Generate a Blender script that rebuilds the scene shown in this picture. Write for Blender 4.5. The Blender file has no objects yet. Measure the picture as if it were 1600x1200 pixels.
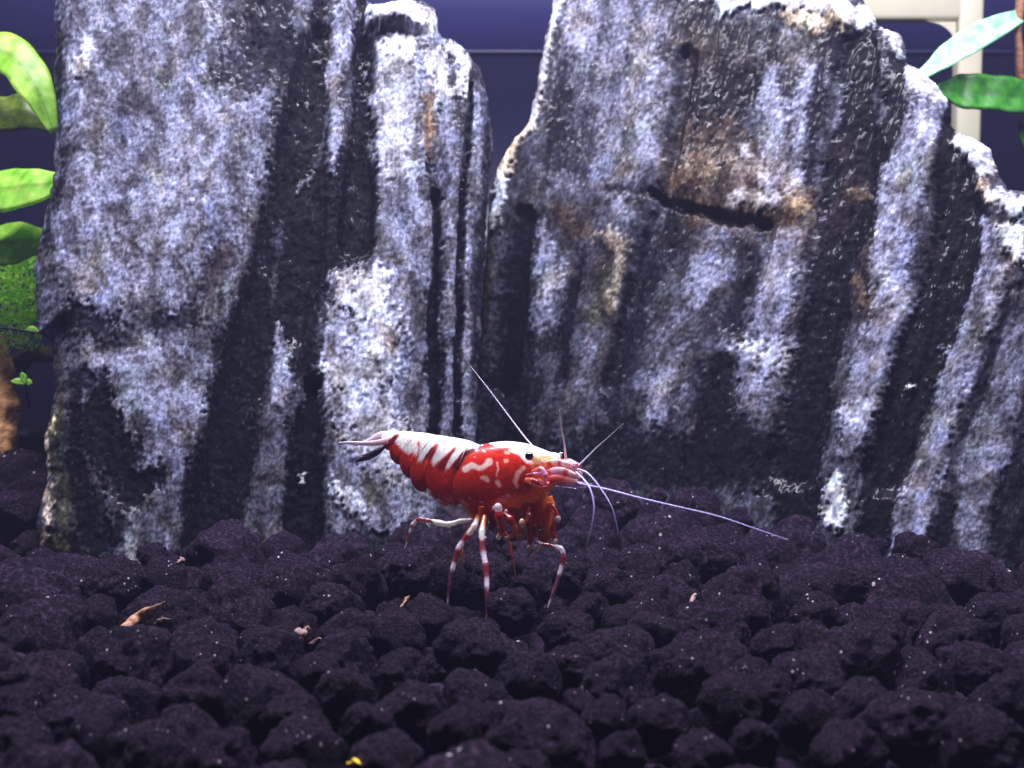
import bpy, bmesh, math, random
import numpy as np
from mathutils import Vector, noise as mnoise

# ------------------------------------------------------------------ units: 1 unit = 1 cm
random.seed(7)
rng = np.random.default_rng(7)
S = bpy.context.scene
COL = S.collection
H = 2.4                       # camera height above the soil
F = 1715.0                    # focal length in photo pixels (1600 wide)
TH = math.atan(103 / F)       # downward pitch
CT, ST = math.cos(TH), math.sin(TH)

# ------------------------------------------------------------------ camera
cam = bpy.data.cameras.new('camera')
cam.sensor_width = 36
cam.lens = F / 1600 * 36
cam.clip_start = 0.1
cam.clip_end = 500
cam.dof.use_dof = True
cam.dof.focus_distance = 9.6
cam.dof.aperture_fstop = 0.75
co = bpy.data.objects.new('camera', cam)
COL.objects.link(co)
co.location = (0, 0, H)
co.rotation_euler = (math.pi / 2 - TH, 0, 0)
S.camera = co

# ------------------------------------------------------------------ world, lamps
w = bpy.data.worlds.new('World')
S.world = w
w.use_nodes = True
bg = w.node_tree.nodes['Background']
bg.inputs[0].default_value = (0.26, 0.20, 0.46, 1)
bg.inputs[1].default_value = 0.06


def area(name, loc, target, size, sizey, power, color):
    l = bpy.data.lights.new(name, 'AREA')
    l.shape = 'RECTANGLE'
    l.size, l.size_y = size, sizey
    l.energy = power
    l.color = color
    o = bpy.data.objects.new(name, l)
    COL.objects.link(o)
    o.location = loc
    o.rotation_euler = (Vector(target) - Vector(loc)).to_track_quat('-Z', 'Y').to_euler()
    return o


# the tank's LED bar, high above the stones and a little in front of them
area('tank_light', (0.5, 9.7, 16.0), (0.5, 10.2, 0.0), 24.0, 2.0, 14000, (0.89, 0.87, 1.0))
S.view_settings.view_transform = 'Standard'
S.view_settings.look = 'None'
S.view_settings.exposure = 0
S.view_settings.gamma = 1


# ------------------------------------------------------------------ pixel <-> place
def ray(px, py):
    a, b = (np.asarray(px, float) - 800) / F, (600 - np.asarray(py, float)) / F
    return np.stack([a, CT + b * ST, -ST + b * CT], -1)


def at(px, py, d):            # photo pixel at distance d along the ground
    r = ray(px, py)
    return Vector((r * (d / r[..., 1:2])).tolist()) + Vector((0, 0, H))


def at_z(px, py, z):
    r = ray(px, py)
    t = (z - H) / r[2]
    return Vector((r * t).tolist()) + Vector((0, 0, H))


def proj(P):
    d = P - np.array([0, 0, H])
    fz = d[..., 1] * CT - d[..., 2] * ST
    uz = d[..., 1] * ST + d[..., 2] * CT
    return 800 + F * d[..., 0] / fz, 600 - F * uz / fz


# ------------------------------------------------------------------ numpy noise
_perm = rng.permutation(512)


def _h(i, j, k):
    return _perm[(_perm[(_perm[i & 511] + j) & 511] + k) & 511]


_g2 = np.stack([np.cos(np.arange(512) * 2.399), np.sin(np.arange(512) * 2.399)], -1)


def perlin(x, y, seed=0):
    xi, yi = np.floor(x).astype(int), np.floor(y).astype(int)
    xf, yf = x - xi, y - yi
    u = xf ** 3 * (xf * (xf * 6 - 15) + 10)
    v = yf ** 3 * (yf * (yf * 6 - 15) + 10)

    def g(i, j):
        q = _g2[_h(xi + i, yi + j, seed)]
        return q[..., 0] * (xf - i) + q[..., 1] * (yf - j)
    a = g(0, 0) * (1 - u) + g(1, 0) * u
    b = g(0, 1) * (1 - u) + g(1, 1) * u
    return (a * (1 - v) + b * v) * 1.5


def fbm(x, y, o=4, seed=0):
    s, a, t = 0, 1, 0
    for k in range(o):
        s = s + a * perlin(x * 2 ** k + 17.3 * k, y * 2 ** k + 5.1 * k, seed + k)
        t += a
        a *= 0.55
    return s / t


def smooth(t):
    t = np.clip(t, 0, 1)
    return t * t * (3 - 2 * t)


# ------------------------------------------------------------------ materials
def s2l(c):
    c = np.asarray(c, float) / 255
    return np.where(c <= 0.04045, c / 12.92, ((c + 0.055) / 1.055) ** 2.4)


def mat(name):
    m = bpy.data.materials.new(name)
    m.use_nodes = True
    nt = m.node_tree
    return m, nt, nt.nodes['Principled BSDF']


def N(nt, kind, **kw):
    n = nt.nodes.new(kind)
    for k, v in kw.items():
        if hasattr(n, k):
            setattr(n, k, v)
        else:
            n.inputs[k].default_value = v
    return n


def ramp(nt, stops, mode='LINEAR'):
    n = nt.nodes.new('ShaderNodeValToRGB')
    n.color_ramp.interpolation = mode
    e = n.color_ramp.elements
    while len(e) < len(stops):
        e.new(0.5)
    for i, (p, c) in enumerate(stops):
        e[i].position = p
        e[i].color = (*c, 1) if len(c) == 3 else c
    return n


def plain(name, rgb, rough=0.6, bump=0.0, scale=10, var=0.3, sss=0, spec=0.5, coat=0, trans=0, alpha=1.0):
    m, nt, b = mat(name)
    c = s2l(rgb)
    tc = N(nt, 'ShaderNodeTexCoord')
    nz = N(nt, 'ShaderNodeTexNoise', Scale=scale, Detail=6.0)
    nt.links.new(tc.outputs['Object'], nz.inputs['Vector'])
    r = ramp(nt, [(0.3, tuple(c * (1 - var))), (0.7, tuple(np.minimum(c * (1 + var), 1)))])
    nt.links.new(nz.outputs['Fac'], r.inputs[0])
    nt.links.new(r.outputs[0], b.inputs['Base Color'])
    b.inputs['Roughness'].default_value = rough
    b.inputs['Specular IOR Level'].default_value = spec
    b.inputs['Coat Weight'].default_value = coat
    b.inputs['Transmission Weight'].default_value = trans
    b.inputs['Alpha'].default_value = alpha
    if sss:
        b.inputs['Subsurface Weight'].default_value = sss
        b.inputs['Subsurface Radius'].default_value = (0.1, 0.05, 0.04)
        b.inputs['Subsurface Scale'].default_value = 0.6
    if bump:
        bp = N(nt, 'ShaderNodeBump', Strength=bump, Distance=0.05)
        nt.links.new(nz.outputs['Fac'], bp.inputs['Height'])
        nt.links.new(bp.outputs[0], b.inputs['Normal'])
    return m


def stone_mat(name, slant):
    m, nt, b = mat(name)
    L = nt.links.new
    at_ = N(nt, 'ShaderNodeAttribute', attribute_name='Col')
    tc = N(nt, 'ShaderNodeTexCoord')
    mp = N(nt, 'ShaderNodeMapping')
    mp.inputs['Rotation'].default_value = (0, slant, 0)
    mp.inputs['Scale'].default_value = (1, 1, 0.55)
    L(tc.outputs['Object'], mp.inputs['Vector'])
    v = N(nt, 'ShaderNodeTexVoronoi', Scale=17.0, Randomness=1.0)       # crystal grains
    v2 = N(nt, 'ShaderNodeTexVoronoi', Scale=42.0, Randomness=1.0)
    nw = N(nt, 'ShaderNodeTexNoise', Scale=9.0, Detail=5.0)
    mixv = N(nt, 'ShaderNodeMix', data_type='VECTOR')
    mixv.inputs['Factor'].default_value = 0.12
    L(mp.outputs[0], nw.inputs['Vector'])
    L(mp.outputs[0], mixv.inputs[4])
    L(nw.outputs['Color'], mixv.inputs[5])
    L(mixv.outputs[1], v.inputs['Vector'])
    L(mixv.outputs[1], v2.inputs['Vector'])
    r1 = ramp(nt, [(0.0, (0.42,) * 3), (0.5, (1.0,) * 3), (1.0, (1.75,) * 3)])
    sx = N(nt, 'ShaderNodeSeparateColor')
    L(v.outputs['Color'], sx.inputs[0])
    L(sx.outputs[0], r1.inputs[0])
    r2 = ramp(nt, [(0.0, (0.5,) * 3), (0.55, (1.0,) * 3), (1.0, (1.5,) * 3)])
    sx2 = N(nt, 'ShaderNodeSeparateColor')
    L(v2.outputs['Color'], sx2.inputs[0])
    L(sx2.outputs[1], r2.inputs[0])
    m1 = N(nt, 'ShaderNodeMix', data_type='RGBA', blend_type='MULTIPLY')
    m1.inputs['Factor'].default_value = 0.38
    L(at_.outputs['Color'], m1.inputs[6]); L(r1.outputs[0], m1.inputs[7])
    m2 = N(nt, 'ShaderNodeMix', data_type='RGBA', blend_type='MULTIPLY')
    m2.inputs['Factor'].default_value = 0.45
    L(m1.outputs[2], m2.inputs[6]); L(r2.outputs[0], m2.inputs[7])
    L(m2.outputs[2], b.inputs['Base Color'])
    b.inputs['Roughness'].default_value = 0.62
    b.inputs['Specular IOR Level'].default_value = 0.06
    b.inputs['Coat Weight'].default_value = 0.12
    b.inputs['Coat Roughness'].default_value = 0.12
    # relief of the grains
    ad = N(nt, 'ShaderNodeMath', operation='ADD')
    L(sx.outputs[0], ad.inputs[0]); L(nw.outputs['Fac'], ad.inputs[1])
    bp = N(nt, 'ShaderNodeBump', Strength=0.30, Distance=0.02)
    L(ad.outputs[0], bp.inputs['Height'])
    L(bp.outputs[0], b.inputs['Normal'])
    # mica glints
    v3 = N(nt, 'ShaderNodeTexVoronoi', Scale=20.0)
    L(tc.outputs['Object'], v3.inputs['Vector'])
    s3 = N(nt, 'ShaderNodeSeparateColor')
    L(v3.outputs['Color'], s3.inputs[0])
    r3 = ramp(nt, [(0.0, (0.62,) * 3), (0.93, (0.62,) * 3), (0.94, (0.12,) * 3)])
    L(s3.outputs[2], r3.inputs[0])
    L(r3.outputs[0], b.inputs['Roughness'])
    return m


def granule_mat():
    m, nt, b = mat('aquarium_soil')
    L = nt.links.new
    tc = N(nt, 'ShaderNodeTexCoord')
    oi = N(nt, 'ShaderNodeObjectInfo')
    ad = N(nt, 'ShaderNodeVectorMath', operation='ADD')
    L(tc.outputs['Object'], ad.inputs[0])
    cx = N(nt, 'ShaderNodeCombineXYZ')
    mu = N(nt, 'ShaderNodeMath', operation='MULTIPLY')
    mu.inputs[1].default_value = 30
    L(oi.outputs['Random'], mu.inputs[0]); L(mu.outputs[0], cx.inputs[0])
    L(cx.outputs[0], ad.inputs[1])
    nz = N(nt, 'ShaderNodeTexNoise', Scale=9.0, Detail=9.0, Roughness=0.68)
    n2 = N(nt, 'ShaderNodeTexNoise', Scale=1.6, Detail=3.0)
    L(ad.outputs[0], nz.inputs['Vector']); L(ad.outputs[0], n2.inputs['Vector'])
    r = ramp(nt, [(0.32, (0.0026, 0.0015, 0.0044)), (0.50, (0.0090, 0.0060, 0.0138)), (0.70, (0.050, 0.034, 0.068))])
    L(nz.outputs['Fac'], r.inputs[0])
    r2 = ramp(nt, [(0.3, (0.75, 0.72, 0.8)), (0.7, (1.35, 1.05, 1.1))])
    L(n2.outputs['Fac'], r2.inputs[0])
    mx = N(nt, 'ShaderNodeMix', data_type='RGBA', blend_type='MULTIPLY')
    mx.inputs['Factor'].default_value = 1
    L(r.outputs[0], mx.inputs[6]); L(r2.outputs[0], mx.inputs[7])
    # pale mineral specks
    v = N(nt, 'ShaderNodeTexVoronoi', Scale=7.5)
    L(ad.outputs[0], v.inputs['Vector'])
    sc = N(nt, 'ShaderNodeSeparateColor')
    L(v.outputs['Color'], sc.inputs[0])
    lt = N(nt, 'ShaderNodeMath', operation='LESS_THAN')
    lt.inputs[1].default_value = 0.34
    gt = N(nt, 'ShaderNodeMath', operation='GREATER_THAN')
    gt.inputs[1].default_value = 0.985
    mm = N(nt, 'ShaderNodeMath', operation='MULTIPLY')
    dv = N(nt, 'ShaderNodeMath', operation='DIVIDE')
    L(v.outputs['Distance'], dv.inputs[0]); L(sc.outputs[1], dv.inputs[1])
    n5 = N(nt, 'ShaderNodeTexNoise', Scale=1.1, Detail=2.0)
    L(ad.outputs[0], n5.inputs['Vector'])
    md = N(nt, 'ShaderNodeMath', operation='MULTIPLY_ADD')
    md.inputs[1].default_value = 1.6; md.inputs[2].default_value = -0.80
    L(n5.outputs['Fac'], md.inputs[0])
    a5 = N(nt, 'ShaderNodeMath', operation='ADD')
    L(sc.outputs[0], a5.inputs[0]); L(md.outputs[0], a5.inputs[1])
    L(dv.outputs[0], lt.inputs[0]); L(a5.outputs[0], gt.inputs[0])
    L(lt.outputs[0], mm.inputs[0]); L(gt.outputs[0], mm.inputs[1])
    m2 = N(nt, 'ShaderNodeMix', data_type='RGBA')
    m2.inputs[7].default_value = (0.42, 0.36, 0.42, 1)
    L(mm.outputs[0], m2.inputs['Factor']); L(mx.outputs[2], m2.inputs[6])
    L(m2.outputs[2], b.inputs['Base Color'])
    b.inputs['Roughness'].default_value = 0.6
    b.inputs['Specular IOR Level'].default_value = 0.06
    bp = N(nt, 'ShaderNodeBump', Strength=1.0, Distance=0.06)
    L(nz.outputs['Fac'], bp.inputs['Height'])
    L(bp.outputs[0], b.inputs['Normal'])
    return m


def painted(name, rough=0.3, sss=0.3, coat=0.4, bump=0.0, trans=0.0, alpha=1.0, speck=0.0, thru=0.0):
    m, nt, b = mat(name)
    L = nt.links.new
    a = N(nt, 'ShaderNodeAttribute', attribute_name='Col')
    tc = N(nt, 'ShaderNodeTexCoord')
    nz = N(nt, 'ShaderNodeTexNoise', Scale=34.0, Detail=5.0)
    L(tc.outputs['Object'], nz.inputs['Vector'])
    r = ramp(nt, [(0.3, (1 - speck,) * 3), (0.7, (1 + speck * 0.6,) * 3)])
    L(nz.outputs['Fac'], r.inputs[0])
    mx = N(nt, 'ShaderNodeMix', data_type='RGBA', blend_type='MULTIPLY')
    mx.inputs['Factor'].default_value = 1
    L(a.outputs['Color'], mx.inputs[6]); L(r.outputs[0], mx.inputs[7])
    L(mx.outputs[2], b.inputs['Base Color'])
    b.inputs['Roughness'].default_value = rough
    b.inputs['Subsurface Weight'].default_value = sss
    b.inputs['Subsurface Radius'].default_value = (0.50, 0.22, 0.08)
    b.inputs['Subsurface Scale'].default_value = 0.9
    b.inputs['Coat Weight'].default_value = coat
    b.inputs['Coat Roughness'].default_value = 0.15
    b.inputs['Transmission Weight'].default_value = trans
    b.inputs['Alpha'].default_value = alpha
    if bump:
        bp = N(nt, 'ShaderNodeBump', Strength=bump, Distance=0.01)
        L(nz.outputs['Fac'], bp.inputs['Height'])
        L(bp.outputs[0], b.inputs['Normal'])
    if thru:                                     # light passes through the flesh
        tr = N(nt, 'ShaderNodeBsdfTranslucent')
        L(mx.outputs[2], tr.inputs['Color'])
        ms = N(nt, 'ShaderNodeMixShader')
        ms.inputs[0].default_value = thru
        L(b.outputs[0], ms.inputs[1]); L(tr.outputs[0], ms.inputs[2]); L(ms.outputs[0], nt.nodes['Material Output'].inputs['Surface'])
    return m


# ------------------------------------------------------------------ object helpers
def tag(o, label=None, cat=None, group=None, kind=None):
    if label: o['label'] = label
    if cat: o['category'] = cat
    if group: o['group'] = group
    if kind: o['kind'] = kind
    return o


def mesh_obj(name, V, Fc, m, parent=None, col=None, origin=None, smooth_=True):
    V = np.asarray(V, float)
    if origin is None:
        origin = V.mean(0) if parent is None else np.zeros(3)
    origin = np.asarray(origin, float)
    me = bpy.data.meshes.new(name)
    me.from_pydata((V - origin).tolist() if len(V) < 5000 else (V - origin), [], Fc if isinstance(Fc, list) else Fc.tolist())
    me.materials.append(m)
    if smooth_:
        me.polygons.foreach_set('use_smooth', np.ones(len(me.polygons), bool))
    if col is not None:
        a = me.color_attributes.new('Col', 'FLOAT_COLOR', 'POINT')
        c4 = np.ones((len(V), 4), np.float32)
        c4[:, :3] = col
        a.data.foreach_set('color', c4.ravel())
    me.update()
    o = bpy.data.objects.new(name, me)
    COL.objects.link(o)
    o.location = origin.tolist()
    if parent is not None:
        o.parent = parent
        o.matrix_parent_inverse.identity()
        o.location = (origin - np.array(parent.location)).tolist()
    return o


def empty(name, loc):
    o = bpy.data.objects.new(name, None)
    o.empty_display_size = 0.2
    COL.objects.link(o)
    o.location = loc
    return o


# paint strokes: (rgb, strength, softness, [(x, y, r), ...]) in photo pixels
def paint(px, py, base, strokes, warp=None, rag=None):
    c = np.tile(np.asarray(s2l(base)), (len(px), 1)) if np.ndim(base) == 1 else base.copy()
    if warp is not None:
        px, py = px + warp[0], py + warp[1]
    for rgb, k, soft, pts in strokes:
        d = np.full(len(px), -1e9)
        if len(pts) == 1:
            x, y, r = pts[0]
            d = r - np.hypot(px - x, py - y)
        for (x0, y0, r0), (x1, y1, r1) in zip(pts, pts[1:]):
            dx, dy = x1 - x0, y1 - y0
            t = np.clip(((px - x0) * dx + (py - y0) * dy) / (dx * dx + dy * dy + 1e-9), 0, 1)
            dd = (r0 + (r1 - r0) * t) - np.hypot(px - x0 - t * dx, py - y0 - t * dy)
            d = np.maximum(d, dd)
        if rag is not None: d = d + rag * (2.0 + 0.75 * soft)
        mk = smooth(d / soft + 0.5)[:, None] * k
        c = c * (1 - mk) + s2l(rgb) * mk
    return c


# ------------------------------------------------------------------ stones
def poly_sd(X, Y, poly):
    P = np.asarray(poly, float)
    Q = np.roll(P, -1, 0)
    best = np.full(X.shape, 1e9)
    ins = np.zeros(X.shape, bool)
    for (x0, y0), (x1, y1) in zip(P, Q):
        dx, dy = x1 - x0, y1 - y0
        t = np.clip(((X - x0) * dx + (Y - y0) * dy) / (dx * dx + dy * dy + 1e-12), 0, 1)
        best = np.minimum(best, np.hypot(X - x0 - t * dx, Y - y0 - t * dy))
        cr = ((Y < y0) != (Y < y1)) & (X < (x1 - x0) * (Y - y0) / (y1 - y0 + 1e-12) + x0)
        ins ^= cr
    return np.where(ins, best, -best)


def stone(name, outline, A, B, step, Tf, Rf, Tb, Rb, base, strokes, lean, m, rough_amp, gain, ledges=()):
    """A, B: (x, y) of two points of the stone's mid plane; outline in photo pixels"""
    A, B = np.array(A, float), np.array(B, float)
    du = (B - A) / np.linalg.norm(B - A)
    nf = np.array([du[1], -du[0]])               # towards the camera
    if nf[1] > 0: nf = -nf
    uv = []
    ta = math.radians(14)                        # the slab leans back a little
    A3 = np.array([A[0], A[1], 0.0])
    n3 = np.array([nf[0] * math.cos(ta), nf[1] * math.cos(ta), math.sin(ta)])
    du3 = np.array([du[0], du[1], 0.0])
    vd = np.array([-nf[0] * math.sin(ta), -nf[1] * math.sin(ta), math.cos(ta)])
    cc = np.array([0, 0, H])
    for px, py in outline:
        r = ray(px, py)
        p = cc + r * (((A3 - cc) @ n3) / (r @ n3))
        uv.append(((p - A3) @ du3, (p - A3) @ vd))
    uv = np.array(uv)
    u = np.arange(uv[:, 0].min() - 0.1, uv[:, 0].max() + 0.1, step)
    v = np.arange(uv[:, 1].min() - 0.1, uv[:, 1].max() + 0.1, step)
    U, Vv = np.meshgrid(u, v, indexing='ij')
    sd = poly_sd(U, Vv, uv)
    sd = sd + 0.05 * fbm(U * 2.2, Vv * 2.2, 5, 40) + 0.02 * fbm(U * 9, Vv * 9, 3, 50)
    keep = sd > -0.4 * step
    q = keep[:-1, :-1] & keep[1:, :-1] & keep[:-1, 1:] & keep[1:, 1:]
    cnt = np.zeros(U.shape, int)
    cnt[:-1, :-1] += q; cnt[1:, :-1] += q; cnt[:-1, 1:] += q; cnt[1:, 1:] += q
    bnd = (cnt > 0) & (cnt < 4)
    gx, gy = np.gradient(sd, step)
    g2 = gx * gx + gy * gy + 1e-6
    U = np.where(bnd, U - np.clip(sd * gx / g2, -step, step), U)
    Vv = np.where(bnd, Vv - np.clip(sd * gy / g2, -step, step), Vv)
    sd = np.where(bnd, 0, np.maximum(sd, 0.0))
    used = cnt > 0
    idx = -np.ones(U.shape, int)
    idx[used] = np.arange(used.sum())
    uu, vv, ss, bb = U[used], Vv[used], sd[used], bnd[used]

    def prof(s, T, R):
        t = np.clip(s / R, 0, 1)
        return T * (1 - (1 - t) ** 2.2)
    fo = prof(ss, Tf, Rf)
    base3 = A3 + uu[:, None] * du3 + vv[:, None] * vd
    P0 = base3 + n3 * fo[:, None]
    px, py = proj(P0)
    gx_ = px - lean * (py - 400)                  # across the grain
    wx = 16 * fbm(gx_ / 45, py / 150, 4, 3) + 4 * fbm(gx_ / 10, py / 16, 3, 9)
    wy = 24 * fbm(gx_ / 45, py / 120, 4, 13) + 6 * fbm(gx_ / 9, py / 22, 3, 19)
    rag = 1.1 * fbm(gx_ / 6, py / 8, 3, 29) + 1.1 * fbm(gx_ / 14, py / 40, 3, 27)
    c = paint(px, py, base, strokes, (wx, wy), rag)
    lum = c @ np.array([0.3, 0.5, 0.2])
    tone = np.sqrt(np.clip(lum, 0, 1))
    # grain: streaky light and dark mottling
    mott = 0.40 * fbm(gx_ / 22, py / 60, 4, 23) + 0.48 * fbm(gx_ / 6.5, py / 9, 4, 33)
    spk = fbm(gx_ / 3.4, py / 7, 2, 43)
    gr1 = smooth(fbm(gx_ / 5.4, py / 6.6, 3, 37) * 4.0 + 0.6)
    gr2 = smooth(fbm(gx_ / 32, py / 46, 5, 47) * 2.6 + 0.62)
    c = c * (np.exp(0.55 * mott + 0.35 * spk) * (0.66 + 0.5 * gr1) * (0.55 + 0.6 * gr2))[:, None]
    c = c * np.array([1.0, 1.02, 0.92])
    lm = (c @ np.array([.3, .5, .2]))[:, None]
    c = c * np.clip((lm / 0.15) ** 0.56, 0.06, 1.25)      # more contrast between pale and dark mineral
    dk = (1 - gr2)[:, None] * 0.55
    c = c * (1 - dk + dk * np.array([1.16, 1.0, 0.78]))
    # rusty tint patches
    rust = smooth(fbm(gx_ / 70, py / 90, 4, 61) * 3 - 0.3)[:, None] * 0.28
    c = c * (1 - rust + rust * np.array([1.08, 0.95, 0.62]))
    for sd_, tint, k_ in ((161, (1.25, 1.02, 0.62), .55), (171, (0.92, 1.08, 0.86), .6), (181, (0.78, 0.9, 1.2), .5)):
        mk_ = smooth(fbm(gx_ / 60, py / 80, 5, sd_) * 3.2 - 0.35)[:, None] * k_      # ochre, greenish and bluish minerals
        c = c * (1 - mk_ + mk_ * np.array(tint))
    fl = smooth((fbm(gx_ / 4.2, py / 8, 3, 57) - 0.30) * 7)[:, None] * (0.25 + 0.75 * smooth(fbm(gx_ / 40, py / 60, 2, 58) * 2 + .5))[:, None]
    c = c + fl * np.array([0.028, 0.030, 0.044]) * (1.2 - np.clip(lm * 4, 0, 1))
    pit = smooth((fbm(gx_ / 5.0, py / 9, 3, 67) - 0.34) * 8)[:, None]
    c = c * (1 - 0.72 * pit)
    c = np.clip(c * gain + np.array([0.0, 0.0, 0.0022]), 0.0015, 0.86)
    ed = smooth(ss / (Rf * 0.8))
    rel = (0.10 * (tone - 0.45) + rough_amp * (0.06 * fbm(gx_ / 55, py / 260, 4, 71) + 0.026 * fbm(gx_ / 16, py / 60, 4, 81)
           + 0.012 * fbm(gx_ / 6, py / 13, 3, 91)))
    rel = rel + 0.02 * np.abs(fbm(gx_ / 30, py / 30, 4, 95))
    for (amp, soft, pts) in ledges:
        d = np.full(len(px), -1e9)
        for (x0, y0, r0), (x1, y1, r1) in zip(pts, pts[1:]):
            dx, dy = x1 - x0, y1 - y0
            t = np.clip(((px + wx * .6 - x0) * dx + (py + wy * .6 - y0) * dy) / (dx * dx + dy * dy), 0, 1)
            d = np.maximum(d, (r0 + (r1 - r0) * t) - np.hypot(px + wx * .6 - x0 - t * dx, py + wy * .6 - y0 - t * dy))
        rel = rel + amp * smooth(d / soft + 0.5)
    Pf = base3 + n3 * (fo + rel * (0.12 + 0.88 * ed) * (ss > 0))[:, None]
    Pb = base3 - n3 * (prof(ss, Tb, Rb) + 0.12 * fbm(uu * 2, vv * 2, 3, 99) * ed)[:, None]
    n = len(uu)
    bidx = np.where(bb, np.arange(n), -1)
    inner = np.where(~bb)[0]
    bmap = np.arange(n)
    bmap[inner] = n + np.arange(len(inner))
    V = np.concatenate([Pf, Pb[inner]])
    i, j = np.where(q)
    a, b_, c_, d_ = idx[i, j], idx[i + 1, j], idx[i + 1, j + 1], idx[i, j + 1]
    F1 = np.stack([a, b_, c_, d_], -1)
    F2 = np.stack([bmap[a], bmap[d_], bmap[c_], bmap[b_]], -1)
    allb = bb[a] & bb[b_] & bb[c_] & bb[d_]
    Fc = np.concatenate([F1, F2[~allb]])
    colr = np.concatenate([c, c[inner]])
    org = np.array([*(A + (B - A) / 2), 0.0])
    return mesh_obj(name, V, Fc, m, None, colr, org)


K = (9, 9, 22); D = (34, 33, 46); G = (84, 84, 104); L_ = (136, 138, 172); W_ = (210, 214, 248)
B_ = (66, 50, 46); R_ = (116, 94, 76); C_ = (226, 206, 190); Y_ = (92, 90, 70); M_ = (110, 111, 138)

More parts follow.
